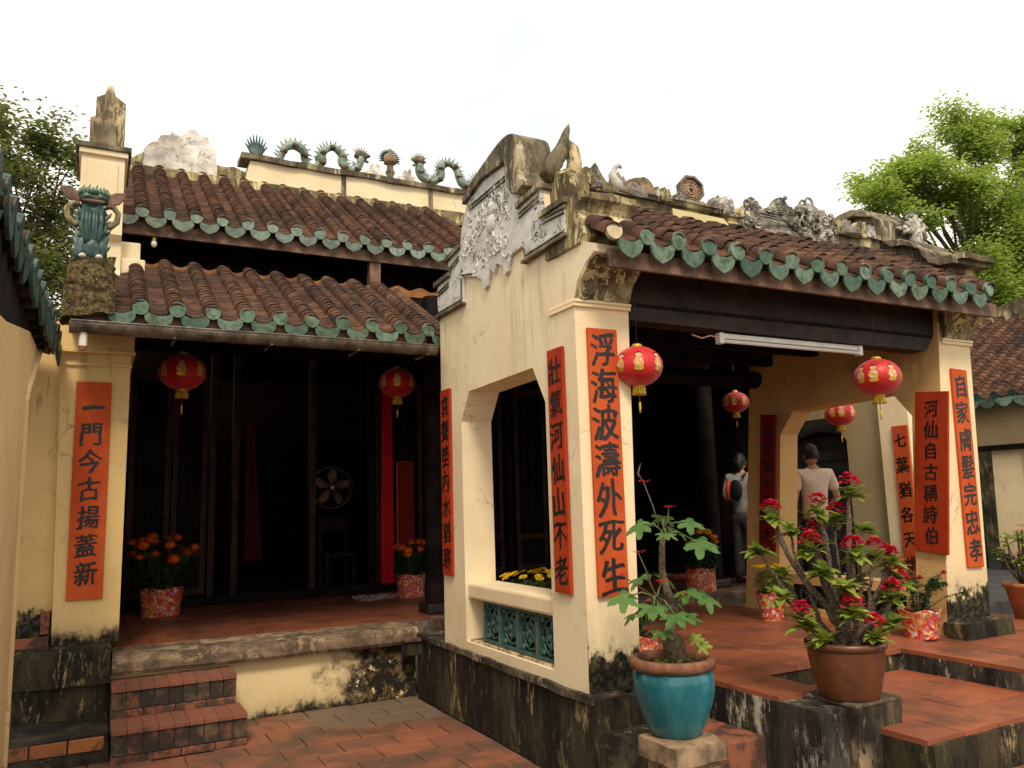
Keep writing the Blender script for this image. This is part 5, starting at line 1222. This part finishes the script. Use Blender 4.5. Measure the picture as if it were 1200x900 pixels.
# ---- turquoise pot with a jatropha
t = empty('potted_jatropha', (2.80, 3.58, .452), 'round turquoise glazed pot with brown rim, knobbly stem and lobed green leaves', 'potted plant')
pot_profile('turquoise', t); S = .00478
def PX(dx, dz, dep=0): return L3(dx*S, dep, .385+dz*S)
base = PX(4, -5)
part(MB().tube([base, PX(2, 18), PX(-2, 30), PX(6, 44), PX(3, 60)], [.062, .058, .035, .028, .026], 12), 'bulb_stem', 'stem_jat', t)
part(MB().tube([PX(3, 58), PX(-2, 74), PX(-6, 95), PX(-5, 120), PX(-2, 140)], [.026, .022, .019, .017, .014], 10), 'upper_stem', 'stem_jat', t)
part(MB().tube([PX(4, 40), PX(-12, 56), PX(-18, 68)], [.022, .018, .014], 8), 'side_stem', 'stem_jat', t)
rr = random.Random(8)
leaves = [(-24, 148, .02, 24, -1.0), (22, 150, -.05, 24, .9), (30, 128, -.10, 30, 1.0), (2, 156, .1, 20, .2), (-4, 138, -.12, 18, -.4), (14, 140, .08, 20, .6),
          (-46, 68, .0, 27, -1.1), (-26, 88, .06, 24, -.7), (-22, 60, -.12, 27, -.6), (-2, 52, -.18, 25, -.2), (16, 74, -.08, 25, .7), (38, 66, .02, 26, 1.1), (12, 50, -.14, 22, .5), (-34, 46, .12, 22, -.9), (24, 44, .1, 22, .8), (2, 84, .12, 23, .1), (-16, 34, -.16, 18, -.5)]
for dx, dz, dep, s, sd in leaves:
    p = PX(dx, dz, dep); hub = PX(-2, 138) if dz > 110 else (PX(-14, 66) if dx < 6 else PX(4, 58))
    part(MB().tube([hub, hub.lerp(p, .5)+Vector((0, 0, .025)), p], [.006, .005, .004], 5), 'leaf_stalk', 'stem_green', t)
    d = (p-hub); d.z = 0; d = d.normalized() if d.length > .01 else CR
    lm = MB(); dd = d+Vector((0, 0, rr.uniform(-.5, -.1)))-CF*.25
    lobed_leaf(lm, p, dd, Vector((0, 0, 1))-CF*.45, s*S*.86, rr); part(lm, 'leaf', 'leaf_jat', t)
for (dx, dz, dep, hx, hz) in ((-22, 196, 0, -6, 140), (6, 166, .02, -2, 140), (-52, 92, -.02, -18, 68), (-32, 116, .0, -16, 68), (-10, 84, -.1, 0, 60), (12, 70, -.12, 2, 58)):
    p = PX(dx, dz, dep); h = PX(hx, hz); part(MB().tube([h, h.lerp(p, .55)+L3(.01, 0, -.01), p], [.004, .0035, .003], 5), 'flower_stalk', 'stem_jat', t)
    fm = MB()
    for k in range(10): a = rr.uniform(0, 6.28); q = p+Vector((cos(a)*rr.uniform(.0, .03), sin(a)*rr.uniform(0, .03), rr.uniform(0, .012))); leaf_geo(fm, q, Vector((cos(a), sin(a), .3)), Vector((0, 0, 1)), .02, .009, .2, .1, 3)
    fm.build('flower_head', 'petal_scarlet', t)
p = PX(-26, 214); part(MB().tube([PX(-22, 196), PX(-28, 206), PX(-24, 218)], [.004, .006, .003], 5), 'flower_stalk', 'stem_jat', t)
lm = MB()
for (dx, dz) in ((22, 22), (30, 14)): leafc = PX(dx, dz, -.05); lobed_leaf(lm, leafc, CR-CF*.4, Vector((0, 0, 1))-CF, .055, rr)
lm.build('seedling_leaf', 'leaf_spiny', t)
lm = MB()
for k in range(60):
    a = rr.uniform(0, 6.28); q = Vector((.11*rr.random()*cos(a)-.04, .11*rr.random()*sin(a)-.06, .372)); leaf_geo(lm, q, Vector((cos(a), sin(a), 1.2)), Vector((0, 0, 1)), .035, .006, .2, .3, 2)
tag(lm.build('moss_tuft', 'leaf_spiny', t), kind='stuff')

# ---- bedding plants in foil
def bush(par, base_z, w, h, mat, seed, n=420, ls=.04, shape=1.0):
    rr = random.Random(seed); st_ = MB(); lf = MB()
    for k in range(14):
        a = rr.uniform(0, 6.28); q = rr.random()**.5; top = Vector((w*q*cos(a), w*q*sin(a), base_z+h*(.75+.25*rr.random())*(1-.25*q)))
        st_.tube([(w*.2*cos(a), w*.2*sin(a), base_z-.03), (top.x*.7, top.y*.7, base_z+h*.4), top], [.005, .004, .002], 4)
    for k in range(n):
        a = rr.uniform(0, 6.28); q = rr.random()**.5; z = rr.random(); ww = w*(.62+.38*math.sin(pi*(z*.8+.1)))*shape
        p = Vector((ww*q*cos(a), ww*q*sin(a), base_z-.02+h*z*(1-.15*q))); d = Vector((cos(a), sin(a), rr.uniform(-.3, .8)))
        leaf_geo(lf, p, d, Vector((0, 0, 1)), ls*rr.uniform(.6, 1.3), ls*.22, .3, .4, 2)
    tag(st_.build('stems', 'stem_green', par), kind='stuff'); tag(lf.build('foliage', mat, par), kind='stuff')
def marigold(loc, label, pr0, pr1, ph, w, h, mat, fl, seed, fr=.035, spread=1.0, upf=.02):
    t = empty('potted_marigold', loc, label, 'potted flowers', 'marigolds in patterned foil pots'); foil_pot(t, pr0, pr1, ph); bush(t, ph, w, h, 'leaf_dark', seed, 1500, .06)
    rr = random.Random(seed)
    for k in range(fl):
        a = rr.uniform(0, 6.28); q = rr.random()**.5*w*spread; z = ph+h*(.62+.42*rr.random())*(1-.15*q/w)+upf
        c = Vector((q*cos(a), q*sin(a), z)); r_ = fr*rr.uniform(.75, 1.15); fm = MB(); ball_flower(fm, Vector((0, 0, 0)), r_, rr)
        fm.v = [tuple(Vector(v)+c) for v in fm.v]; fm.build('flower_head', mat, t)
        MB().tube([(c.x*.6, c.y*.6, ph+h*.4), c-Vector((0, 0, .02))], .004, 4).build('flower_stem', 'stem_green', t)
marigold((.70, 9.45, HF), 'orange marigolds in a patterned foil pot at the left of the hall floor', .19, .215, .27, .27, .55, 'petal_orange', 19, 5, .072, 1.2)
marigold((3.42, 9.25, HF), 'orange marigolds in a red foil pot by the dark timber column, near the red curtain', .16, .175, .25, .19, .40, 'petal_orange', 12, 6, .068, 1.1)
marigold((6.28, 7.42, HF), 'amber marigolds in a round red foil pot beside the timber column behind the jatropha', .165, .165, .25, .19, .45, 'petal_amber', 12, 7, .066, 1.1)
marigold((5.82, 8.35, HF), 'orange marigolds half hidden behind the corner column in the dark hall', .15, .16, .25, .16, .55, 'petal_orange', 6, 9, .058, 1.0)
def mums(loc, label, r0, r1, ph, w, h, seed, nf, fr=.03):
    t = empty('potted_chrysanthemum', loc, label, 'potted flowers', 'small yellow chrysanthemums in pots'); foil_pot(t, r0, r1, ph); bush(t, ph, w, h, 'leaf_mum', seed, 900, .035)
    rr = random.Random(seed)
    for k in range(nf):
        a = rr.uniform(0, 6.28); q = rr.random()**.5*w*1.1; c = Vector((q*cos(a), q*sin(a), ph+h*(1.0+.10*rr.random())-.15*q)); fm = MB()
        daisy(fm, c, fr*rr.uniform(.8, 1.2), Vector((cos(a)*.4, sin(a)*.4, 1)), rr); fm.blob(c+Vector((0, 0, .003)), fr*.35, 6, 4, (1, 1, .5)); fm.build('flower_head', 'petal_yellow', t)
mums((5.56, 5.62, FL), 'yellow chrysanthemums in a red floral foil pot in front of the right porch pier', .10, .125, .235, .13, .25, 12, 30)
mums((3.24, 5.80, FL), 'yellow daisies showing above the sill rail inside the window opening', .11, .13, .26, .28, .31, 13, 46, .036)
def rosebush(loc, label, r0, r1, ph, w, h, seed, nf, mat='petal_red'):
    t = empty('potted_rose', loc, label, 'potted flowers'); foil_pot(t, r0, r1, ph); rr = random.Random(seed); lf = MB(); fl_ = MB()
    for k in range(13):
        a = rr.uniform(0, 6.28); top = Vector((w*cos(a)*rr.uniform(.5, 1.2), w*sin(a)*rr.uniform(.5, 1.2), ph+h*rr.uniform(.45, 1.05))); P = [Vector((.02*cos(a), .02*sin(a), ph-.03)), Vector((top.x*.5, top.y*.5, ph+(top.z-ph)*.7)), top]
        MB().tube(P, [.006, .004, .002], 4).build('stem', 'stem_green', t)
        for j in range(26):
            q = P[0].lerp(P[1], rr.random()) if rr.random() < .35 else P[1].lerp(P[2], rr.random()); b = rr.uniform(0, 6.28)
            leaf_geo(lf, q, Vector((cos(b), sin(b), rr.uniform(-.3, .6))), Vector((0, 0, 1)), rr.uniform(.035, .06), .014, .25, .3, 3)
        if k < nf:
            fm = MB(); ball_flower(fm, Vector((0, 0, 0)), .026, rr); fm.v = [tuple(Vector(v)+top) for v in fm.v]; fm.build('flower_head', mat, t)
    P = [Vector((.05, -.02, ph)), L3(.18, -.05, ph+.10), L3(.33, -.08, ph+.14)]; MB().tube(P, [.005, .004, .002], 4).build('stem', 'stem_green', t)
    for j in range(14): q = P[1].lerp(P[2], rr.random()); b = rr.uniform(0, 6.28); leaf_geo(lf, q, Vector((cos(b), sin(b), rr.uniform(-.3, .6))), Vector((0, 0, 1)), .045, .014, .25, .3, 3)
    tag(lf.build('foliage', 'leaf_dark', t), kind='stuff')
rosebush((5.78, 4.28, FL), 'small rose bush in a red floral foil pot under the wide deep red board', .12, .155, .20, .19, .32, 21, 5)
rosebush((3.50, 4.86, FL), 'rose with one red bloom in a floral foil pot just behind the turquoise pot', .13, .15, .16, .17, .22, 22, 3, 'petal_scarlet')
# right-edge pot
t = empty('potted_crown_of_thorns', (7.42, 4.42, .54), 'plain orange terracotta pot with crimson flowers cut by the right edge of the view', 'potted plant')
part(MB().lathe([(0, 0), (.10, 0), (.155, .27), (.172, .272), (.175, .31), (.155, .312), (.145, .28)], n=28), 'pot_body', 'terracotta', t); part(MB().blob((0, 0, .28), .148, 16, 5, (1, 1, .1)), 'soil', 'soil', t)
rr = random.Random(31)
for k in range(10):
    a = rr.uniform(0, 6.28); tip = Vector((.17*cos(a)*rr.random()**.5, .17*sin(a)*rr.random()**.5, .50+.32*rr.random())); part(MB().tube([(0, 0, .27), (tip.x*.7, tip.y*.7, .27+(tip.z-.27)*.5), tip], [.014, .011, .008], 6), 'spiny_stem', 'stem_spiny', t)
    lm = MB()
    for j in range(14): b = rr.uniform(0, 6.28); leaf_geo(lm, tip-Vector((0, 0, rr.uniform(0, .12))), Vector((cos(b), sin(b), rr.uniform(-.2, .8))), Vector((0, 0, 1)), rr.uniform(.06, .10), .02, .3, .3)
    lm.build('leaf_cluster', 'leaf_spiny', t)
    if k % 2 == 0:
        fm = MB()
        for j in range(10): b = rr.uniform(0, 6.28); leaf_geo(fm, tip+Vector((cos(b)*.02, sin(b)*.02, .04)), Vector((cos(b), sin(b), .4)), Vector((0, 0, 1)), .028, .013, .2, .1, 3)
        fm.build('flower_cluster', 'petal_red', t)

# ================================================================== THINGS IN THE HALL
t = empty('red_curtain', (3.385, 10.0, .72), 'long bright red cloth hanging straight down inside the hall doorway', 'curtain')
mb = MB(); n = 16; vs = []
for j in range(13):
    z = 2.62-2.62*j/12; w = .060+.022*min(1, j/9)
    for k in range(n+1): x = -w+2*w*k/n; vs.append((x, .018*sin(k*1.4+j*.12), z))
mb.add(vs, [(j*(n+1)+k, j*(n+1)+k+1, (j+1)*(n+1)+k+1, (j+1)*(n+1)+k) for j in range(12) for k in range(n)]); part(mb, 'cloth', 'red_cloth', t)
part(MB().tube([(-.06, 0, 2.63), (.06, 0, 2.63)], .01, 6), 'tie', 'wood', t)
t = empty('red_curtain', (2.0, 11.6, 1.0), 'dim dark red cloth strip deep inside the hall between the door posts', 'curtain')
mb = MB(); vs = []
for j in range(9):
    for k in range(9): vs.append((-.12+.24*k/8*(.4+.6*j/8), .015*sin(k*1.4), 1.9-1.9*j/8))
mb.add(vs, [(j*9+k, j*9+k+1, (j+1)*9+k+1, (j+1)*9+k) for j in range(8) for k in range(8)]); part(mb, 'cloth', 'plaque_dim', t)
t = empty('couplet_board', (3.62, 10.04, 1.12), 'dim orange board half hidden behind the long red curtain', 'couplet board'); box('board', (-.10, -.01, 0), (.14, .01, 1.15), 'plaque_old', t); box('border', (-.10, -.014, .02), (-.085, -.01, 1.13), 'plaque', t)
t = empty('pedestal_fan', (2.80, 10.55, HF), 'pedestal fan with pale blades standing in the dark hall doorway', 'fan')
part(MB().tube([(0, 0, .02), (0, 0, 1.30)], .012, 8), 'pole', 'wood', t); part(MB().lathe([(.0, .05), (.06, .04), (.17, .02), (.18, 0)], n=20), 'base', 'wood', t)
part(MB().tube([(0, .1, 1.33), (0, -.03, 1.33)], .05, 10), 'motor', 'wood', t)
mb = MB()
for k in range(13): rr_ = .27*(.25+.75*k/12)
mb.tube([(.27*cos(a), -.06, 1.33+.27*sin(a)) for a in [2*pi*k/28 for k in range(29)]], .006, 5)
mb.tube([(.27*cos(a), .04, 1.33+.27*sin(a)) for a in [2*pi*k/28 for k in range(29)]], .005, 5)
part(mb, 'cage_ring', 'wood_warm', t)
mb = MB()
for k in range(28): a = 2*pi*k/28; mb.tube([(.04*cos(a), -.085, 1.33+.04*sin(a)), (.27*cos(a), -.06, 1.33+.27*sin(a))], .0015, 3)
part(mb, 'cage_wires', 'gutter', t)
for k in range(5):
    a = 2*pi*k/5+.3; c1, s1 = cos(a), sin(a)
    vs = [(c1*q-s1*w, -.03+.02*w/.06, 1.33+s1*q+c1*w) for q, w in ((.04, -.015), (.12, -.055), (.23, -.06), (.24, .02), (.14, .05), (.04, .015))]
    MB().add(vs, [(0, 1, 2, 3, 4, 5)]).build('blade', 'wood_warm', t)
part(MB().blob((0, -.06, 1.33), .03, 8, 6, (1, .5, 1)), 'hub', 'gold', t)
t = empty('wooden_chair', (3.0, 11.0, HF), 'dim reddish wooden chair deep in the hall beside the fan', 'chair')
box('seat', (-.2, -.2, .42), (.2, .2, .46), 'wood_red', t)
for a, b in ((-.18, -.18), (.18, -.18), (-.18, .18), (.18, .18)): box('leg', (a-.02, b-.02, 0), (a+.02, b+.02, .42 if b < 0 else .95), 'wood_red', t)
box('backrest', (-.18, .17, .75), (.18, .19, .93), 'wood_red', t)
t = empty('folded_cloth', (2.98, 9.25, HF), 'small speckled purple cloth mat lying on the hall floor before the curtain', 'cloth')
rr = random.Random(2); mb = MB().blob((0, 0, .015), .24, 16, 6, (1.1, .55, .12), .7)
for k in range(140): a = rr.uniform(0, 6.28); q = .24*rr.random()**.5; mb.blob((q*1.1*cos(a), q*.55*sin(a), .035+rr.uniform(-.01, .012)), .014, 5, 3)
part(mb, 'cloth', m_tile('speckled_cloth', (.20, .10, .10), (.2, .1, .1), (.55, .45, .42), .8, .9, 50, .5, .56), t)

# ================================================================== PEOPLE
def skin_mesh(name, verts, edges, rad, mat, par, sub=2, root=0):
    me = bpy.data.meshes.new(name); me.from_pydata([tuple(v) for v in verts], edges, []); me.update(); me.materials.append(M[mat])
    o = bpy.data.objects.new(name, me); COL.objects.link(o); o.parent = par
    m = o.modifiers.new('skin', 'SKIN'); m.use_smooth_shade = True
    for i, r_ in enumerate(rad):
        r_ = r_ if isinstance(r_, tuple) else (r_, r_); me.skin_vertices[0].data[i].radius = r_
        me.skin_vertices[0].data[i].use_root = (i == root)
    s = o.modifiers.new('sub', 'SUBSURF'); s.levels = sub; s.render_levels = sub
    return o
def hand(par, p, d, side, mat='skin'):
    """palm with four unequal curled fingers and a thumb"""
    d = Vector(d).normalized(); w = Vector(side).normalized(); n = d.cross(w).normalized()
    V = [p, p+d*.045, p+d*.085]; E = [(0, 1), (1, 2)]; Rr = [(.017, .022), (.022, .034), (.016, .034)]
    for k in range(4):
        off = w*(-.027+.018*k); L_ = (.062, .072, .068, .052)[k]
        b = len(V); V += [p+d*.088+off, p+d*(.088+L_*.5)+off+n*.006, p+d*(.088+L_*.9)+off+n*.024]; E += [(2, b), (b, b+1), (b+1, b+2)]; Rr += [.0085, .008, .0065]
    b = len(V); V += [p+d*.03-w*.032, p+d*.06-w*.048+n*.012, p+d*.085-w*.05+n*.022]; E += [(1, b), (b, b+1), (b+1, b+2)]; Rr += [.010, .009, .007]
    return skin_mesh('hand', V, E, Rr, mat, par, 1)
def person(loc, rz, H, label, upper, lower, pose, long_sleeve=False):
    t = empty('person', loc, label, 'person'); t.rotation_euler = (0, 0, rz); k = H/1.70
    v = lambda x, y, z: Vector((x*k, y*k, z*k))
    # joints, the person faces local -Y
    pel, ch, nk, hd = v(0, 0, .93), v(0, .01, 1.22), v(0, .01, 1.43), v(0, -.01, 1.56)
    sh = [v(-.175, .01, 1.385), v(.175, .01, 1.385)]; el, wr = pose['el'], pose['wr']
    el = [v(*e) for e in el]; wr = [v(*e) for e in wr]; kn = [v(-.10, -.015, .50), v(.10, -.015, .50)]; an = [v(-.105, .01, .085), v(.105, .01, .085)]
    V = [pel, v(0, .01, 1.08), ch, v(0, .01, 1.36), nk, v(0, -.005, 1.50)]; E = [(0, 1), (1, 2), (2, 3), (3, 4), (4, 5)]; Rd = [(.13*k, .10*k), (.115*k, .09*k), (.135*k, .10*k), (.10*k, .08*k), .05*k, .05*k]
    for i in (0, 1):
        b = len(V); V += [sh[i], el[i], wr[i]]; E += [(3, b), (b, b+1), (b+1, b+2)]; Rd += [.052*k, .040*k, .027*k]
        b = len(V); V += [v((-.09, .09)[i], 0, .86), kn[i], v((-.105, .105)[i], .02, .32), an[i], v((-.11, .11)[i], -.13, .035)]; E += [(0, b), (b, b+1), (b+1, b+2), (b+2, b+3), (b+3, b+4)]; Rd += [.082*k, .058*k, .052*k, .036*k, .032*k]
    skin_mesh('body', V, E, Rd, 'skin', t)
    # head with face
    hm = MB(); n, m = 20, 16; vs = []; fs = []; c = hd+v(0, 0, .02)
    for i in range(m+1):
        p = pi*i/m
        for j in range(n):
            a = 2*pi*j/n; x, y, z = sin(p)*cos(a), sin(p)*sin(a), cos(p)
            w = 1-.22*max(0, -z)**1.2
            q = Vector((x*.074*w, y*.094*(w if y < 0 else 1), z*.118))*k
            if y < -.8 and -.35 < z < .05 and abs(x) < .22: q.y -= .020*k*(1-abs(x)/.22)        # nose
            if y < -.7 and .05 < z < .22 and .2 < abs(x) < .55: q.y += .008*k                     # eye sockets
            vs.append(c+q)
    for i in range(m):
        for j in range(n): l = (j+1) % n; fs.append((i*n+j, (i+1)*n+j, (i+1)*n+l, i*n+l))
    hm.add(vs, fs); part(hm, 'head', 'skin', t)
    for s in (-1, 1):
        part(MB().blob(c+v(s*.073, .012, -.01), .022*k, 8, 6, (.4, .7, 1.2)), 'ear', 'skin', t)
        part(MB().blob(c+v(s*.03, -.086, .014), .011*k, 8, 6), 'eye', 'ink', t)
    part(MB().tube([c+v(-.022, -.086, -.062), c+v(0, -.092, -.060), c+v(.022, -.086, -.062)], .005*k, 6), 'mouth', 'print_skin', t)
    hr = MB(); vs = []; fs = []
    for i in range(13):
        p = pi*(.60)*i/12
        for j in range(24):
            a = 2*pi*j/24; x, y, z = sin(p)*cos(a), sin(p)*sin(a), cos(p); q = 1+.10*mnoise.noise(Vector((x, y, z))*5)+.03*sin(a*17+z*9)
            zz = z+(.05*mnoise.noise(Vector((a*3, z*4, 1))) if i > 9 else 0)
            if y < -.25: zz = max(z, .42)
            vs.append(c+Vector((x*.081*q, y*.102*q+.004, zz*.127*q))*k)
    for i in range(12):
        for j in range(24): l = (j+1) % 24; fs.append((i*24+j, (i+1)*24+j, (i+1)*24+l, i*24+l))
    hr.add(vs, fs); part(hr, 'hair', 'hair', t)
    # clothes: shirt shell and trouser shell follow the same joints
    V = [v(0, .0, .86), v(0, 0, .97), v(0, .01, 1.10), v(0, .012, 1.24), v(0, .012, 1.36), v(0, .012, 1.425)]; E = [(0, 1), (1, 2), (2, 3), (3, 4), (4, 5)]; Rd = [(.150*k, .122*k), (.150*k, .12*k), (.142*k, .112*k), (.158*k, .122*k), (.125*k, .10*k), (.066*k, .06*k)]
    for i in (0, 1):
        b = len(V); V += [sh[i], sh[i].lerp(el[i], .75)]; E += [(4, b), (b, b+1)]; Rd += [.068*k, .062*k]
        if long_sleeve: V += [el[i], wr[i].lerp(el[i], .08)]; E += [(b+1, b+2), (b+2, b+3)]; Rd += [.056*k, .040*k]
    skin_mesh('shirt', V, E, Rd, upper, t)
    V = [v(0, 0, .98), v(0, 0, .90)]; E = [(0, 1)]; Rd = [(.138*k, .11*k), (.142*k, .115*k)]
    for i in (0, 1):
        b = len(V); V += [v((-.092, .092)[i], 0, .80), kn[i], v((-.105, .105)[i], .01, .28), v((-.105, .105)[i], .01, .07)]; E += [(1, b), (b, b+1), (b+1, b+2), (b+2, b+3)]; Rd += [.096*k, .078*k, .072*k, .068*k]
    skin_mesh('trousers', V, E, Rd, lower, t)
    for s in (-1, 1):
        part(MB().tube([v(s*.105, .06, .035), v(s*.108, 0, .045), v(s*.112, -.10, .035), v(s*.114, -.17, .025)], [.036*k, .045*k, .042*k, .026*k], 10), 'shoe', 'black_cloth', t)
    part(MB().lathe([(.070*k, 0), (.074*k, .018*k), (.060*k, .034*k)], tuple(v(0, .008, 1.40)), 16), 'collar', upper, t)
    for i in (0, 1):
        d = (wr[i]-el[i]).normalized(); hand(t, wr[i], d, v(0, 1, 0) if abs(d.y) < .7 else v(1, 0, 0))
    return t
# man in pale shirt, back to the camera, one forearm bent
p1 = person((6.70, 6.05, FL), R(158), 1.64, 'person in a pale pink patterned short-sleeve shirt seen from behind through the right opening', 'shirt_pink', 'black_cloth',
       {'el': [(-.24, .05, 1.12), (.25, .06, 1.12)], 'wr': [(-.20, -.14, 1.0), (.17, -.14, 1.0)]})
p2 = person((7.22, 7.66, HF), R(100), 1.60, 'person in grey long-sleeve shirt and charcoal trousers with a red bag, by the timber column', 'cloth_grey', 'cloth_dark',
       {'el': [(-.24, .06, 1.12), (.24, .04, 1.12)], 'wr': [(-.10, -.15, 1.06), (.12, -.17, 1.05)]}, True)
bgp = MB().blob((0, 0, 0), .13, 14, 10, (.9, .45, 1.25)); bgp.v = [(a*.8, b*.8, c*.8) for a, b, c in bgp.v]; o = part(bgp, 'backpack', 'black_cloth', p2); o.location = (-.02, .145, 1.14); part(MB().tube([(.05, .20, 1.02), (.06, .205, 1.14), (.04, .19, 1.27)], [.018, .03, .02], 8), 'bag_pocket', 'bag_red', p2)
part(MB().tube([(-.11, .12, 1.3), (-.12, .0, 1.36), (-.12, -.11, 1.25), (-.14, -.06, 1.05)], .016, 6), 'strap', 'black_cloth', p2)
# low hair at nape for the second person
part(MB().blob((0, .05, 1.45), .07, 12, 8, (1, .7, 1.3), .3), 'hair_tail', 'hair', p2)

# ================================================================== TREES
def tree(loc, label, H, crown, nl, seed, leafmat, ls=.13, trunk_r=.22, group=None, dens=1.0, cr=(.34, .55)):
    """crown: list of (dx, dy, z, r) puffs; leaves are small folded cards spread in shells of the puffs"""
    t = empty('broadleaf_tree', loc, label, 'tree', group); rr = random.Random(seed)
    tb_ = MB(); top = Vector((0, 0, H*.55)); tb_.tube([(0, 0, -.3), (.1, 0, H*.2), (-.05, .1, H*.4), top], [trunk_r, trunk_r*.8, trunk_r*.65, trunk_r*.5], 10)
    tb_.build('trunk', 'bark', t); lm = MB()
    cl = []
    for (dx, dy, z, r_) in crown:
        for k in range(4): a = rr.uniform(0, 6.28); q = r_*rr.uniform(.25, .85); cl.append((dx+q*cos(a), dy+q*sin(a)*.8, z+rr.uniform(-.55, .6)*r_, r_*rr.uniform(*cr)))
    for (dx, dy, z, r_) in cl:
        c = Vector((dx, dy, z)); s = Vector((0, 0, max(H*.25, min(H*.62, z*.72))))
        mid = s.lerp(c, .5)+Vector((rr.uniform(-.3, .3), rr.uniform(-.3, .3), rr.uniform(0, .5)))
        MB().tube([s, mid, c], [trunk_r*.25, trunk_r*.15, trunk_r*.06], 5).build('limb', 'bark', t)
        tw = []
        for k in range(6):
            d = Vector((rr.gauss(0, 1), rr.gauss(0, 1), rr.gauss(0, .8))).normalized(); e = c+d*r_*rr.uniform(.55, 1.1); tw.append(e)
            tb2 = MB().tube([c, c.lerp(e, .5)+Vector((0, 0, .1*r_)), e], [trunk_r*.08, trunk_r*.05, .01], 4)
            lm_t = tb2; tag(lm_t.build('twig', 'bark', t))
        for k in range(int(nl*r_*r_*dens)):
            e = rr.choice(tw); base = c.lerp(e, rr.uniform(.25, 1.08)); q = base+Vector((rr.gauss(0, .26), rr.gauss(0, .26), rr.gauss(0, .14)))*r_
            a = rr.uniform(0, 6.28); d = Vector((cos(a), sin(a), rr.uniform(-.7, .3))); L_ = ls*rr.uniform(.6, 1.3)
            d.normalize(); s_ = d.cross(Vector((0, 0, 1))).normalized()*L_*.28; n_ = Vector((0, 0, L_*.12))
            k0 = len(lm.v); lm.v += [tuple(q), tuple(q+d*L_*.5-s_+n_), tuple(q+d*L_), tuple(q+d*L_*.5+s_+n_)]; lm.f += [(k0, k0+1, k0+2), (k0, k0+2, k0+3)]
    me = lm.mesh('crown'); me.materials.append(M[leafmat]); o = link('crown', me, t); tag(o, kind='stuff'); return t
tree((21.9, 13.2, -.2), 'large bright green tree rising behind the porch roof at the right', 11.5,
     [(-3.6, 0, 8.6, 1.5), (-2.3, 1, 9.8, 1.6), (-.8, 0, 11.0, 1.8), (.8, .5, 11.4, 1.9), (-1.2, -.6, 9.2, 1.9), (-2.8, 0, 7.3, 1.7), (.6, 0, 9.2, 2.0), (2.2, -.5, 10.2, 2.0), (-.4, 0, 7.3, 2.0), (-1.8, -.5, 6.0, 1.7), (1.4, -.8, 7.0, 2.0), (.1, -.8, 5.3, 1.8), (2.6, -1, 5.2, 1.9), (2.8, 0, 8.2, 1.9), (-3.4, .4, 5.5, 1.4), (3.8, -.4, 11.4, 1.8), (4.4, -.5, 9.4, 1.9), (4.2, -1, 6.8, 2.0), (4.0, -1, 4.4, 2.0), (5.6, 0, 8, 2.2), (5.6, -.5, 5.4, 2.2), (.8, -1, 8.3, 1.8), (2.6, -1, 6.8, 1.8), (2.6, -1, 8.8, 1.8), (-.6, -1, 5.6, 1.7)], 2600, 3, 'leaf_tree', .14, .28)
tree((20.0, 15.5, .5), 'paler slender tree top just left of the large bright green tree', 9.0, [(-.5, 0, 8.2, 1.1), (.5, 0, 9.2, 1.2), (1.5, 0, 8.4, 1.3), (-1.5, 0, 7.2, 1.0), (.2, 0, 7.2, 1.2)], 1900, 9, 'leaf_tree', .12, .15)
tree((-1.5, 17, -.75), 'dull green spreading tree behind the lion statue at the left', 9.5,
     [(-.2, 0, 8.9, 1.15), (.5, .4, 8.0, 1.1), (-.7, 0, 7.7, 1.2), (.3, 0, 6.9, 1.15), (-.6, 0, 6.2, 1.1), (.6, 0, 5.7, 1.1), (-1.6, 0, 8.6, 1.1), (-.9, .2, 9.4, .8), (-1.5, 0, 7.0, 1.1), (-.2, .5, 5.0, 1.2), (.9, 0, 6.9, .8), (.5, 0, 9.3, .6), (-1.5, 0, 5.6, 1.1)], 1500, 5, 'leaf_tree2', .12, .16, cr=(.62, .9))
# wooded slope behind the site
hl = MB(); n = 40; vs = []
for i in range(n+1):
    for j in range(8):
        x = -60+180*i/n; y = 26+6*j; z = -1+min(j, 5)*1.35*(1+.25*sin(i*.7))+mnoise.noise(Vector((i*.5, j*.6, 0)))*.8
        vs.append((x, y, z))
hl.add(vs, [(i*8+j, (i+1)*8+j, (i+1)*8+j+1, i*8+j+1) for i in range(n) for j in range(7)])
o = hl.build('hillside', m_simple('undergrowth', (.05, .075, .02), .95, .5, 1.5, bump=1, bd=.3)); tag(o, kind='structure')
